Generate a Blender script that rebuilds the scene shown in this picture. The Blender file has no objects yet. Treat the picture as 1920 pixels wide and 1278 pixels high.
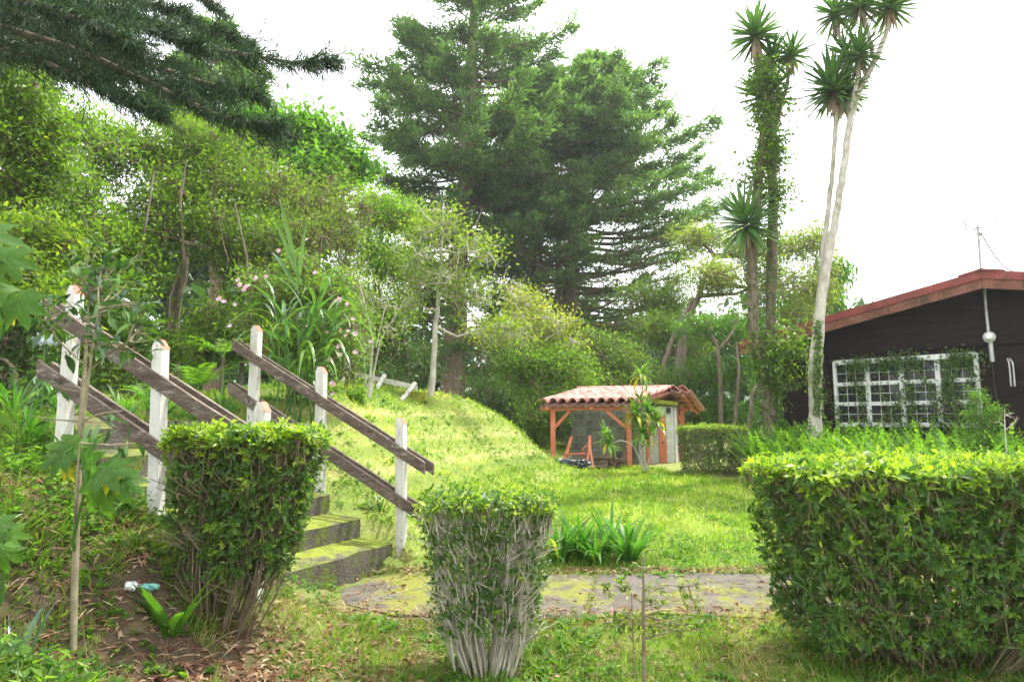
import bpy, math
import numpy as np
from mathutils import Vector, Matrix
S = bpy.context.scene
rng = np.random.default_rng(7)
PI = math.pi
# ------------------------------------------------------------------ camera, sky, sun, exposure
EYE = 1.55; FOC = 1280.0; PITCH = math.radians(6.73)
cam_d = bpy.data.cameras.new('camera'); cam = bpy.data.objects.new('camera', cam_d)
S.collection.objects.link(cam); S.camera = cam
cam_d.sensor_width = 36; cam_d.lens = 24; cam_d.clip_end = 3000; cam_d.clip_start = 0.05
cam.location = (0, 0, EYE); cam.rotation_euler = (PI/2 + PITCH, 0, 0)
SUN_AZ = math.radians(60)      # clockwise from +Y (away from the camera)
SUN_EL = math.radians(64)
w = bpy.data.worlds.new('World'); S.world = w; w.use_nodes = True
nt = w.node_tree; bg = nt.nodes['Background']
sky = nt.nodes.new('ShaderNodeTexSky'); sky.sky_type = 'NISHITA'; sky.sun_disc = False
sky.sun_elevation = SUN_EL; sky.sun_rotation = SUN_AZ; sky.dust_density = 6; sky.air_density = 1.6; sky.ozone_density = 1
hs = nt.nodes.new('ShaderNodeHueSaturation'); hs.inputs['Saturation'].default_value = 0.25
mixw = nt.nodes.new('ShaderNodeMix'); mixw.data_type = 'RGBA'; mixw.inputs[0].default_value = 0.55
mixw.inputs[7].default_value = (14.5, 14.8, 15.2, 1)     # an even veil of bright thin cloud
nt.links.new(sky.outputs[0], hs.inputs['Color']); nt.links.new(hs.outputs[0], mixw.inputs[6])
nt.links.new(mixw.outputs[2], bg.inputs[0]); bg.inputs[1].default_value = 0.15
sl = bpy.data.lights.new('sun', 'SUN'); sl.energy = 3.4; sl.angle = math.radians(0.8); sl.color = (1, .95, .86)
sun = bpy.data.objects.new('sun', sl); S.collection.objects.link(sun)
sd = Vector((math.sin(SUN_AZ)*math.cos(SUN_EL), math.cos(SUN_AZ)*math.cos(SUN_EL), math.sin(SUN_EL)))
sun.rotation_euler = sd.to_track_quat('Z', 'Y').to_euler()
S.view_settings.view_transform = 'Standard'; S.view_settings.look = 'None'
S.view_settings.gamma = 1; S.view_settings.use_curve_mapping = False
S.view_settings.exposure = 0.95
S.cycles.use_denoising = True
S.cycles.max_bounces = 8; S.cycles.diffuse_bounces = 4; S.cycles.glossy_bounces = 2
S.cycles.transmission_bounces = 6; S.cycles.transparent_max_bounces = 6

# ------------------------------------------------------------------ geometry helpers
CT, ST = math.cos(PITCH), math.sin(PITCH)
def ray(px, py):
    u = (px-960)/FOC; v = (639-py)/FOC
    return np.array([u, CT - ST*v, ST + CT*v])
def at(px, py, D):                       # world point seen at a pixel, D metres ahead
    r = ray(px, py); r = r*(D/r[1]); r[2] += EYE; return r
def on_plane(px, py, p0, n):
    r = ray(px, py); o = np.array([0, 0, EYE]); t = np.dot(np.array(p0)-o, n)/np.dot(r, n); return o + r*t
def unit(a): return a/np.maximum(np.linalg.norm(a, axis=-1, keepdims=True), 1e-9)
def rvec(n): return unit(rng.normal(size=(n, 3)))

class G:                                  # collects quads and triangles into ONE mesh
    def __init__(s): s.V = []; s.F = {3: [], 4: []}; s.A = []; s.n = 0
    def add(s, V, F, var=0.5):
        V = np.asarray(V, float).reshape(-1, 3); F = np.asarray(F, int)
        s.F[F.shape[1]].append(F + s.n); s.V.append(V)
        s.A.append(np.broadcast_to(np.asarray(var, float), (len(V),)).copy()); s.n += len(V)
    def mesh(s, name, mat, smooth=False):
        me = bpy.data.meshes.new(name); V = np.concatenate(s.V)
        me.vertices.add(len(V)); me.vertices.foreach_set('co', V.astype(np.float32).ravel())
        f3 = np.concatenate(s.F[3]) if s.F[3] else np.zeros((0, 3), int)
        f4 = np.concatenate(s.F[4]) if s.F[4] else np.zeros((0, 4), int)
        lv = np.concatenate([f3.ravel(), f4.ravel()]).astype(np.int32)
        ls = np.concatenate([np.arange(len(f3))*3, len(f3)*3 + np.arange(len(f4))*4]).astype(np.int32)
        me.loops.add(len(lv)); me.loops.foreach_set('vertex_index', lv)
        me.polygons.add(len(ls)); me.polygons.foreach_set('loop_start', ls)
        me.polygons.foreach_set('use_smooth', np.full(len(ls), bool(smooth)))
        me.update(calc_edges=True)
        a = me.attributes.new('var', 'FLOAT', 'POINT'); a.data.foreach_set('value', np.concatenate(s.A).astype(np.float32))
        if mat: me.materials.append(mat)
        return me
    def build(s, name, mat, parent=None, smooth=False, kind=None):
        if not s.V: return None
        o = bpy.data.objects.new(name, s.mesh(name, mat, smooth)); S.collection.objects.link(o)
        if parent is not None:
            o.parent = parent; o.matrix_parent_inverse = Matrix.Translation(-parent.location) if parent.type == 'EMPTY' else Matrix.Identity(4)
        if kind: o['kind'] = kind
        return o
    # --- shapes
    def tube(s, pts, rad, k=6, var=0.5, cap=True):
        pts = np.asarray(pts, float); n = len(pts); rad = np.broadcast_to(np.asarray(rad, float), (n,))
        T = np.gradient(pts, axis=0); T = unit(T)
        ref = np.array([0.02, .01, 1.]) if abs(unit(pts[-1]-pts[0])[2]) < .9 else np.array([1., .03, 0])
        A = unit(np.cross(T, ref)); B = np.cross(T, A)
        th = np.arange(k)*2*PI/k
        ring = pts[:, None] + rad[:, None, None]*(A[:, None]*np.cos(th)[None, :, None] + B[:, None]*np.sin(th)[None, :, None])
        i = np.arange(n-1)[:, None]*k; j = np.arange(k)[None, :]; j2 = (j+1) % k
        F = np.stack([i+j, i+j2, i+k+j2, i+k+j], -1).reshape(-1, 4)
        s.add(ring.reshape(-1, 3), F, var)
        if cap:
            for e in (0, n-1):
                c = np.vstack([ring[e], pts[e]]); s.add(c, [[a, (a+1) % k, k] for a in range(k)], var)
    def twigs(s, P0, P1, r0, r1=None, var=0.5, bend=0.0, k=3):
        P0 = np.atleast_2d(P0); P1 = np.atleast_2d(P1); n = len(P0)
        if n == 0: return
        r0 = np.broadcast_to(np.asarray(r0, float), (n,)); r1 = r0*.5 if r1 is None else np.broadcast_to(np.asarray(r1, float), (n,))
        L = np.linalg.norm(P1-P0, axis=1)
        ns = 2 if bend else 1; Pm = (P0+P1)/2 + rvec(n)*(L*bend)[:, None]
        T = unit(P1-P0); A = unit(np.cross(T, [0.31, .17, .93])); B = np.cross(T, A)
        th = np.arange(k)*2*PI/k
        off = A[:, None]*np.cos(th)[None, :, None] + B[:, None]*np.sin(th)[None, :, None]
        rings = [P0[:, None]+off*r0[:, None, None], Pm[:, None]+off*((r0+r1)/2)[:, None, None], P1[:, None]+off*r1[:, None, None]]
        rings = np.stack(rings if ns == 2 else [rings[0], rings[2]], 1)
        base = (np.arange(n)*(ns+1)*k)[:, None, None]; ii = (np.arange(ns)*k)[None, :, None]; j = np.arange(k)[None, None, :]; j2 = (j+1) % k
        F = np.stack([base+ii+j, base+ii+j2, base+ii+k+j2, base+ii+k+j], -1).reshape(-1, 4)
        v = np.repeat(np.broadcast_to(np.asarray(var, float), (n,)), (ns+1)*k)
        s.add(rings.reshape(-1, 3), F, v)
    def leaves(s, P, D, N, L, W, var, fold=.18, mid=.45):
        n = len(P)
        if n == 0: return
        L = np.broadcast_to(np.asarray(L, float), (n,))[:, None]; W = np.broadcast_to(np.asarray(W, float), (n,))[:, None]
        D = unit(D); Sd = unit(np.cross(D, N)); Nn = np.cross(Sd, D)
        m = P + D*L*mid
        V = np.stack([P, m+Sd*W*.5+Nn*W*fold, P+D*L-Nn*L*.06, m-Sd*W*.5+Nn*W*fold], 1).reshape(-1, 3)
        s.add(V, np.arange(n*4).reshape(n, 4), np.repeat(np.broadcast_to(var, (n,)), 4))
    def straps(s, P, az, elev, L, W, droop, segs=4, var=.5, tipw=.05, basew=.6):
        n = len(P); f = lambda a: np.broadcast_to(np.asarray(a, float), (n,))
        az, elev, L, W, droop = map(f, (az, elev, L, W, droop))
        h = np.stack([np.cos(az), np.sin(az), 0*az], 1); Sd = np.stack([-np.sin(az), np.cos(az), 0*az], 1)
        p = np.array(P, float); rows = []
        for i in range(segs+1):
            t = i/segs; wf = (basew + (1-basew)*min(1, t*2.5)) if t < .4 else 1-(1-tipw)*((t-.4)/.6)**1.6
            rows.append(np.stack([p - Sd*(W*wf*.5)[:, None], p + Sd*(W*wf*.5)[:, None]], 1))
            e = elev - droop*(t+.5/segs)
            p = p + (h*np.cos(e)[:, None] + np.array([0, 0, 1.])*np.sin(e)[:, None])*(L/segs)[:, None]
        V = np.stack(rows, 1)                     # n, segs+1, 2, 3
        b = (np.arange(n)*(segs+1)*2)[:, None]; i = (np.arange(segs)*2)[None, :]
        F = np.stack([b+i, b+i+1, b+i+3, b+i+2], -1).reshape(-1, 4)
        s.add(V.reshape(-1, 3), F, np.repeat(np.broadcast_to(var, (n,)), (segs+1)*2))
    def box(s, c, ax, ay, az, var=.5):            # centre and three half-axis vectors
        c, ax, ay, az = map(lambda q: np.asarray(q, float), (c, ax, ay, az))
        V = [c+i*ax+j*ay+k*az for k in (-1, 1) for j in (-1, 1) for i in (-1, 1)]
        s.add(V, [[0, 2, 3, 1], [4, 5, 7, 6], [0, 1, 5, 4], [2, 6, 7, 3], [0, 4, 6, 2], [1, 3, 7, 5]], var)
    def prism(s, poly, h0, h1, var=.5):           # vertical prism over a ground polygon, heights per corner allowed
        n = len(poly); h0 = np.broadcast_to(h0, (n,)); h1 = np.broadcast_to(h1, (n,))
        lo = [(x, y, z) for (x, y), z in zip(poly, h0)]; hi = [(x, y, z) for (x, y), z in zip(poly, h1)]
        V = lo+hi; s.add(V, [[i, (i+1) % n, n+(i+1) % n, n+i] for i in range(n)], var)
        c0 = np.mean(lo, 0); c1 = np.mean(hi, 0)
        s.add(hi+[c1], [[i, (i+1) % n, n] for i in range(n)], var); s.add(lo+[c0], [[(i+1) % n, i, n] for i in range(n)], var)
def bevel(o, wd=.006, seg=1):
    m = o.modifiers.new('bevel', 'BEVEL'); m.width = wd; m.segments = seg; m.limit_method = 'ANGLE'; return o
def empty(name, loc, label, cat, group=None):
    o = bpy.data.objects.new(name, None); S.collection.objects.link(o); o.location = Vector(loc); o.empty_display_size = .2
    o['label'] = label; o['category'] = cat
    if group: o['group'] = group
    return o
def tag(o, label, cat=None, group=None):
    o['label'] = label
    if cat: o['category'] = cat
    if group: o['group'] = group
    return o
def inst(name, me, parent, mat4):                 # a part that shares mesh data; mat4 in world space
    o = bpy.data.objects.new(name, me); S.collection.objects.link(o)
    o.parent = parent; o.matrix_parent_inverse = Matrix.Translation(-parent.location)
    o.matrix_basis = mat4
    return o
def frame_mat(P, D, N, s=1.0, sw=None):           # local +Y along D, +Z along N
    D = Vector(D).normalized(); X = D.cross(Vector(N)).normalized(); Z = X.cross(D)
    sw = s if sw is None else sw
    M = Matrix(((X.x*sw, D.x*s, Z.x*s, P[0]), (X.y*sw, D.y*s, Z.y*s, P[1]), (X.z*sw, D.z*s, Z.z*s, P[2]), (0, 0, 0, 1)))
    return M

# ------------------------------------------------------------------ materials
def mat_new(name):
    m = bpy.data.materials.new(name); m.use_nodes = True; n = m.node_tree
    return m, n, n.nodes['Principled BSDF'], n.links.new
def ramp(n, stops):
    r = n.nodes.new('ShaderNodeValToRGB'); e = r.color_ramp.elements
    while len(e) < len(stops): e.new(.5)
    for q, (p, c) in zip(e, stops): q.position = p; q.color = (*c, 1)
    return r
def leafmat(name, cols, trans=.35, rough=.45, tcol=1.7, spec=.35, tsat=1.0):
    m, n, b, L = mat_new(name)
    a = n.nodes.new('ShaderNodeAttribute'); a.attribute_name = 'var'
    r = ramp(n, [(i/(len(cols)-1), c) for i, c in enumerate(cols)]); L(a.outputs['Fac'], r.inputs[0])
    ns = n.nodes.new('ShaderNodeTexNoise'); ns.inputs['Scale'].default_value = 3.5; ns.inputs['Detail'].default_value = 3
    tc = n.nodes.new('ShaderNodeTexCoord'); L(tc.outputs['Object'], ns.inputs[0])
    mr = n.nodes.new('ShaderNodeMapRange'); mr.inputs[1].default_value = .3; mr.inputs[2].default_value = .7; mr.inputs[3].default_value = .8; mr.inputs[4].default_value = 1.2
    L(ns.outputs[0], mr.inputs[0])
    vm = n.nodes.new('ShaderNodeVectorMath'); vm.operation = 'SCALE'; L(r.outputs[0], vm.inputs[0]); L(mr.outputs[0], vm.inputs['Scale'])
    L(vm.outputs[0], b.inputs['Base Color']); b.inputs['Roughness'].default_value = rough; b.inputs['Specular IOR Level'].default_value = spec
    t = n.nodes.new('ShaderNodeBsdfTranslucent')
    v2 = n.nodes.new('ShaderNodeVectorMath'); v2.operation = 'MULTIPLY'; L(vm.outputs[0], v2.inputs[0]); v2.inputs[1].default_value = (tcol*1.25*tsat, tcol*1.35, tcol*.55)
    L(v2.outputs[0], t.inputs[0])
    mx = n.nodes.new('ShaderNodeMixShader'); mx.inputs[0].default_value = trans
    L(b.outputs[0], mx.inputs[1]); L(t.outputs[0], mx.inputs[2]); L(mx.outputs[0], n.nodes['Material Output'].inputs[0])
    return m
def surf(name, stops, scale=6, rough=.85, detail=6, bump=.3, bscale=None, stretch=(1, 1, 1), spots=None, spec=.3, metal=0, usevar=0, rot=(0, 0, 0), dist=.02):
    m, n, b, L = mat_new(name)
    tc = n.nodes.new('ShaderNodeTexCoord'); mp = n.nodes.new('ShaderNodeMapping'); mp.inputs['Scale'].default_value = stretch; mp.inputs['Rotation'].default_value = rot
    L(tc.outputs['Object'], mp.inputs[0])
    if usevar:
        o_ = n.nodes.new('ShaderNodeObjectInfo'); q_ = n.nodes.new('ShaderNodeMath'); q_.operation = 'MULTIPLY'; q_.inputs[1].default_value = 60; L(o_.outputs['Random'], q_.inputs[0]); L(q_.outputs[0], mp.inputs['Location'])
    ns = n.nodes.new('ShaderNodeTexNoise'); ns.inputs['Scale'].default_value = scale; ns.inputs['Detail'].default_value = detail; ns.inputs['Roughness'].default_value = .65
    L(mp.outputs[0], ns.inputs[0])
    r = ramp(n, stops); L(ns.outputs[0], r.inputs[0]); col = r.outputs[0]
    if spots:                                  # (scale, threshold, softness, colour[, minimum upward normal])
        for sp in spots:
            sc, th, so, c = sp[:4]
            n2 = n.nodes.new('ShaderNodeTexNoise'); n2.inputs['Scale'].default_value = sc; n2.inputs['Detail'].default_value = 12; n2.inputs['Roughness'].default_value = .82
            mo = n.nodes.new('ShaderNodeVectorMath'); mo.operation = 'ADD'; mo.inputs[1].default_value = (sc, 3.1, 7.7); L(mp.outputs[0], mo.inputs[0]); L(mo.outputs[0], n2.inputs[0])
            mr = n.nodes.new('ShaderNodeMapRange'); mr.inputs[1].default_value = th-so; mr.inputs[2].default_value = th+so; L(n2.outputs[0], mr.inputs[0]); fac = mr.outputs[0]
            if len(sp) > 4:
                ge = n.nodes.new('ShaderNodeNewGeometry'); sx = n.nodes.new('ShaderNodeSeparateXYZ'); L(ge.outputs['True Normal'], sx.inputs[0])
                m2 = n.nodes.new('ShaderNodeMapRange'); m2.inputs[1].default_value = sp[4]-.2; m2.inputs[2].default_value = sp[4]+.2; L(sx.outputs['Z'], m2.inputs[0])
                mu = n.nodes.new('ShaderNodeMath'); mu.operation = 'MULTIPLY'; L(fac, mu.inputs[0]); L(m2.outputs[0], mu.inputs[1]); fac = mu.outputs[0]
            mx = n.nodes.new('ShaderNodeMix'); mx.data_type = 'RGBA'; L(fac, mx.inputs[0]); L(col, mx.inputs[6]); mx.inputs[7].default_value = (*c, 1); col = mx.outputs[2]
    if usevar:
        a = n.nodes.new('ShaderNodeAttribute'); a.attribute_name = 'var'; oi = n.nodes.new('ShaderNodeObjectInfo')
        ad = n.nodes.new('ShaderNodeMath'); ad.operation = 'ADD'; L(a.outputs['Fac'], ad.inputs[0]); L(oi.outputs['Random'], ad.inputs[1])
        mr = n.nodes.new('ShaderNodeMapRange'); mr.inputs[1].default_value = 0; mr.inputs[2].default_value = 2; mr.inputs[3].default_value = 1-usevar; mr.inputs[4].default_value = 1+usevar; L(ad.outputs[0], mr.inputs[0])
        vm = n.nodes.new('ShaderNodeVectorMath'); vm.operation = 'SCALE'; L(col, vm.inputs[0]); L(mr.outputs[0], vm.inputs['Scale']); col = vm.outputs[0]
    L(col, b.inputs['Base Color']); b.inputs['Roughness'].default_value = rough; b.inputs['Specular IOR Level'].default_value = spec; b.inputs['Metallic'].default_value = metal
    if bump:
        n3 = n.nodes.new('ShaderNodeTexNoise'); n3.inputs['Scale'].default_value = bscale or scale*3; n3.inputs['Detail'].default_value = 6; L(mp.outputs[0], n3.inputs[0])
        bp = n.nodes.new('ShaderNodeBump'); bp.inputs['Strength'].default_value = bump; bp.inputs['Distance'].default_value = dist; L(n3.outputs[0], bp.inputs['Height']); L(bp.outputs[0], b.inputs['Normal'])
    return m
M = {}
M['lawn'] = leafmat('lawn_grass', [(.10, .18, .02), (.16, .26, .028), (.24, .33, .04), (.46, .42, .18)], .5, .5, 1.7)
M['wildgrass'] = leafmat('wild_grass', [(.07, .14, .018), (.12, .21, .024), (.18, .26, .035), (.36, .30, .16)], .5, .5, 1.6)
M['hedge'] = leafmat('azalea_leaf', [(.035, .085, .018), (.06, .13, .022), (.12, .21, .024), (.32, .40, .03)], .45, .38, 1.8, .45)
M['small'] = leafmat('small_tree_leaf', [(.055, .10, .016), (.085, .15, .019), (.125, .20, .022), (.28, .32, .03)], .5, .4, 1.7)
M['fresh'] = leafmat('fresh_green_leaf', [(.07, .13, .016), (.10, .19, .02), (.15, .25, .024), (.33, .38, .035)], .55, .4, 1.7)
M['lime'] = leafmat('lime_leaf', [(.08, .13, .022), (.12, .19, .027), (.20, .25, .03), (.40, .38, .05)], .5, .45, 1.7)
M['bright'] = leafmat('bright_broad_leaf', [(.04, .10, .014), (.06, .15, .016), (.10, .20, .02), (.17, .28, .03)], .5, .35, 1.8)
M['pale'] = leafmat('pale_leaf', [(.09, .14, .03), (.14, .19, .04), (.20, .25, .05), (.32, .34, .07)], .5, .45, 1.7)
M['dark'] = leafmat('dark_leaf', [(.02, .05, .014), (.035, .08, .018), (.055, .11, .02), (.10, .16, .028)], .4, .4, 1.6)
M['cypress'] = leafmat('cypress_spray', [(.055, .105, .045), (.075, .145, .05), (.10, .185, .055), (.16, .26, .065)], .45, .6, 1.6)
M['pine'] = leafmat('drooping_needle', [(.012, .035, .014), (.018, .05, .017), (.03, .07, .02), (.05, .10, .03)], .2, .6, 1.4)
M['ivy'] = leafmat('ivy_leaf', [(.03, .075, .016), (.05, .11, .018), (.09, .17, .02), (.22, .31, .03)], .45, .35, 1.7)
M['fern'] = leafmat('fern_frond', [(.04, .11, .015), (.07, .16, .018), (.12, .23, .022), (.24, .34, .03)], .5, .5, 1.7)
M['strap'] = leafmat('strap_leaf', [(.045, .13, .02), (.06, .17, .022), (.09, .22, .03), (.32, .36, .04)], .4, .35, 1.6, .45)
M['cane'] = leafmat('cane_leaf', [(.04, .11, .03), (.06, .15, .04), (.10, .20, .04), (.16, .28, .04)], .35, .3, 1.6, .5)
M['yucca'] = leafmat('yucca_leaf', [(.035, .09, .03), (.05, .125, .035), (.07, .16, .04), (.10, .20, .045)], .25, .4, 1.5, .4)
M['lobed'] = leafmat('lobed_leaf', [(.05, .12, .02), (.065, .15, .022), (.09, .19, .026), (.38, .34, .03)], .45, .55, 1.6, .2)
M['ti'] = leafmat('ti_leaf', [(.06, .17, .02), (.10, .22, .025), (.20, .30, .03), (.55, .42, .04)], .35, .3, 1.6, .5)
M['gloss'] = leafmat('glossy_leaf', [(.02, .06, .02), (.03, .08, .026), (.05, .12, .03), (.09, .18, .03)], .25, .25, 1.6, .6)
M['dry'] = leafmat('dry_leaf', [(.11, .045, .028), (.18, .08, .045), (.28, .17, .10), (.42, .32, .21)], .15, .7, 1.0, .2)
M['thatch'] = leafmat('dead_skirt_leaf', [(.26, .18, .12), (.34, .25, .17), (.42, .32, .22), (.5, .4, .3)], .15, .8, 1.0, .2)
M['pink'] = leafmat('pink_petal', [(.75, .35, .62), (.8, .45, .7), (.85, .55, .78), (.9, .7, .85)], .4, .5, .8)
M['blue'] = leafmat('pale_blue_petal', [(.45, .5, .85), (.5, .56, .9), (.6, .65, .9), (.7, .74, .95)], .4, .5, .8)
M['red'] = leafmat('red_petal', [(.6, .04, .03), (.7, .06, .04), (.7, .1, .05), (.8, .2, .1)], .3, .5, 1)
M['bark'] = surf('grey_brown_bark', [(.3, (.09, .065, .045)), (.55, (.19, .15, .11)), (.75, (.30, .26, .21))], 9, .9, stretch=(1, 1, .3), bump=.6)
M['palebark'] = surf('pale_bark', [(.3, (.28, .25, .20)), (.5, (.42, .39, .33)), (.72, (.58, .55, .49))], 7, .9, stretch=(1, 1, .6), bump=.4, spots=[(3, .6, .06, (.16, .17, .09))])
M['redbark'] = surf('cypress_bark', [(.3, (.12, .075, .055)), (.6, (.22, .15, .115)), (.8, (.30, .23, .19))], 8, .9, stretch=(1, 1, .2), bump=.5)
M['twig'] = surf('twig_bark', [(.3, (.12, .09, .055)), (.6, (.20, .16, .10)), (.8, (.30, .25, .18))], 12, .9, bump=0, usevar=.3)
M['sapbark'] = surf('sapling_bark', [(.3, (.14, .12, .07)), (.6, (.24, .21, .13)), (.8, (.36, .33, .24))], 12, .8, bump=.2)
M['greytwig'] = surf('grey_lichen_twig', [(.3, (.30, .27, .21)), (.6, (.42, .39, .32)), (.8, (.52, .50, .42))], 12, .9, bump=0, usevar=.25)
M['soil'] = surf('garden_soil', [(.3, (.06, .04, .026)), (.5, (.13, .09, .055)), (.7, (.17, .15, .06))], 2.5, .95, 10, .8, 30, spots=[(1.2, .46, .06, (.12, .16, .03)), (14, .58, .04, (.26, .18, .12))], dist=.03)
M['white'] = surf('worn_white_paint', [(.3, (.34, .33, .27)), (.5, (.52, .51, .46)), (.75, (.66, .66, .62))], 4, .7, 10, .35, 40, spots=[(18, .60, .03, (.14, .12, .085)), (5, .62, .05, (.30, .30, .20))], stretch=(1, 1, .4))
M['whitedirty'] = surf('lichened_white_paint', [(.3, (.36, .35, .28)), (.6, (.56, .56, .5)), (.8, (.7, .7, .66))], 6, .8, 8, .4, 30, spots=[(18, .58, .05, (.1, .085, .06))])
M['redcap'] = surf('worn_red_paint', [(.35, (.50, .14, .09)), (.6, (.62, .22, .15)), (.8, (.6, .36, .25))], 12, .8, 6, .3, spots=[(14, .6, .06, (.3, .22, .07))])
M['rail'] = surf('weathered_brown_board', [(.3, (.06, .042, .032)), (.5, (.105, .076, .058)), (.72, (.18, .145, .115))], 9, .8, 12, .5, 45, stretch=(.45, 1, 1.6), spots=[(16, .575, .03, (.27, .235, .195)), (7, .60, .04, (.045, .032, .024)), (3, .55, .12, (.27, .22, .18), .6)], rot=(0, .58, 0))
M['conc'] = surf('mossy_concrete', [(.3, (.06, .052, .04)), (.55, (.11, .10, .08)), (.75, (.17, .155, .13))], 4, .9, 8, .5, 40, spots=[(2.2, .50, .05, (.26, .30, .03), .5), (7, .60, .05, (.22, .26, .02), .3), (5, .56, .08, (.09, .12, .02))])
M['slab'] = surf('mossy_path_concrete', [(.3, (.07, .062, .052)), (.5, (.115, .102, .088)), (.75, (.18, .165, .145))], 3, .9, 12, .6, 50, spots=[(1.6, .58, .10, (.08, .06, .042)), (1.5, .52, .03, (.17, .18, .028)), (9, .575, .02, (.11, .13, .022))])
M['moss'] = surf('yellow_green_moss', [(.3, (.12, .14, .02)), (.6, (.26, .28, .03)), (.8, (.36, .36, .05))], 14, .95, 8, .8, 60)
M['darkmoss'] = surf('dark_moss', [(.3, (.07, .08, .02)), (.6, (.13, .145, .03)), (.8, (.18, .19, .04))], 14, .95, 8, .8, 60)
M['step'] = surf('mossy_step_concrete', [(.3, (.05, .043, .035)), (.55, (.095, .083, .068)), (.75, (.16, .145, .12))], 4, .9, 10, .8, 40, spots=[(1.7, .48, .04, (.20, .24, .025), .5), (4, .53, .04, (.10, .13, .018))])
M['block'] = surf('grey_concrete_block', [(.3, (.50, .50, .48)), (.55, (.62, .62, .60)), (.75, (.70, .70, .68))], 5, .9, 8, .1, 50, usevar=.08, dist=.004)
M['blockdark'] = surf('shaded_grimy_block', [(.3, (.22, .22, .20)), (.55, (.34, .335, .31)), (.75, (.44, .435, .41))], 4, .9, 10, .15, 50, usevar=.16, dist=.004, spots=[(3, .56, .1, (.14, .135, .11))])  # darker copy of block: shade under the roof put into the colour, plus grime blotches
M['joint'] = surf('mortar', [(.3, (.42, .41, .40)), (.7, (.52, .51, .49))], 8, .95)
M['tile'] = surf('clay_roof_tile', [(.3, (.34, .14, .115)), (.5, (.47, .225, .19)), (.75, (.56, .33, .29))], 6, .8, 8, .3, 40, usevar=.22, spots=[(9, .66, .05, (.26, .24, .1))])
M['orange'] = surf('orange_painted_wood', [(.3, (.48, .14, .07)), (.6, (.62, .21, .11)), (.8, (.66, .30, .18))], 6, .7, 6, .2)
M['tarp'] = surf('dark_plastic_sheet', [(.3, (.015, .018, .022)), (.7, (.05, .06, .07))], 4, .25, 4, .6, 9, spec=.6, dist=.05)
M['log'] = surf('cut_log', [(.3, (.13, .09, .06)), (.6, (.26, .19, .13)), (.8, (.38, .3, .22))], 9, .9, 6, .5, usevar=.3)
M['siding'] = surf('dark_brown_siding', [(.3, (.008, .0045, .004)), (.55, (.015, .009, .0075)), (.8, (.034, .021, .016))], 4, .8, 8, .25, 30, stretch=(.4, .4, 3), usevar=.3, spec=.15)
M['barge'] = surf('weathered_red_board', [(.3, (.09, .038, .026)), (.5, (.18, .07, .045)), (.75, (.28, .13, .085))], 3, .8, 10, .4, 30, spots=[(1.3, .54, .05, (.05, .03, .022)), (14, .60, .04, (.30, .2, .14))])
M['redmetal'] = surf('red_roof_metal', [(.3, (.15, .032, .025)), (.6, (.24, .055, .042)), (.8, (.32, .10, .07))], 5, .6, 8, .2, spots=[(2, .58, .05, (.10, .04, .03))])
M['winwhite'] = surf('white_window_paint', [(.3, (.66, .67, .66)), (.7, (.8, .8, .79))], 8, .5, 5, .1)
M['metal'] = surf('grey_metal_pipe', [(.3, (.30, .31, .30)), (.7, (.45, .46, .45))], 8, .45, 4, .1, metal=.5)
M['cable'] = surf('black_cable', [(.3, (.02, .02, .02)), (.7, (.04, .04, .04))], 8, .5, 4, 0)
M['curtain'] = surf('grey_curtain', [(.3, (.22, .23, .23)), (.7, (.36, .37, .36))], 3, .9, 4, .3, stretch=(6, 6, .5))
M['trash_w'] = surf('pale_crumpled_plastic', [(.3, (.5, .55, .55)), (.7, (.75, .78, .76))], 12, .4, 4, .5)
M['trash_t'] = surf('teal_crumpled_plastic', [(.3, (.06, .25, .22)), (.7, (.2, .45, .38))], 12, .4, 4, .5)
def glassmat():
    m, n, b, L = mat_new('window_glass'); b.inputs['Base Color'].default_value = (.02, .025, .025, 1); b.inputs['Roughness'].default_value = .04
    g = n.nodes.new('ShaderNodeBsdfTransparent'); mx = n.nodes.new('ShaderNodeMixShader'); mx.inputs[0].default_value = .35
    L(b.outputs[0], mx.inputs[1]); L(g.outputs[0], mx.inputs[2]); L(mx.outputs[0], n.nodes['Material Output'].inputs[0]); return m
M['glass'] = glassmat()

# ------------------------------------------------------------------ terrain (thin plate spline through surveyed points)
def zat(px, py, D): return tuple(at(px, py, D))
CP = [(x, y, 0.0) for x, y in [(-1, 3), (1, 3), (3, 3), (6, 3), (-1, 5), (1.5, 5), (4, 5), (8, 5), (1, 6.4), (3, 6.4), (6, 6.4), (9, 6.4), (0, 0), (4, 0), (0, -4), (8, -2), (-.6, 7.3)]]
CP += [(2.5, 7.8, .03), (6, 8, .05), (1.5, 9.3, .17), (0, 5.6, 0), (-.3, 7.6, .04), (5, 9.3, .15), (0, 9.6, .22), (1.5, 11, .28), (4.5, 11, .25), (7, 12, .3), (2, 13, .38), (5, 14, .42), (3, 16.5, .52), (1.3, 16, .52), (5, 18, .55),
       (9, 12, .35), (12, 10, .3), (2.5, 20, .5), (6, 22, .5), (12, 18, .5), (2, 26, .6), (10, 30, .6)]
CP += [zat(*q) for q in [(640, 740, 10.5), (740, 748, 12.5), (830, 757, 14), (900, 770, 15), (960, 797, 16), (1000, 836, 16.4), (1035, 869, 16.4),
       (820, 960, 9.2), (900, 925, 11), (970, 895, 13.5), (760, 850, 9.9), (850, 850, 12), (700, 805, 9.6), (930, 842, 14.3),
       (745, 1003, 7.55), (560, 1085, 6.0), (0, 1000, 4.0), (0, 1270, 3.0), (60, 880, 5), (140, 1225, 3.9), (380, 1150, 4.5), (200, 1010, 4.6), (280, 1060, 4.4), (-300, 1000, 3.6), (283, 975, 5.1), (480, 1120, 5.0)]]
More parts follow.
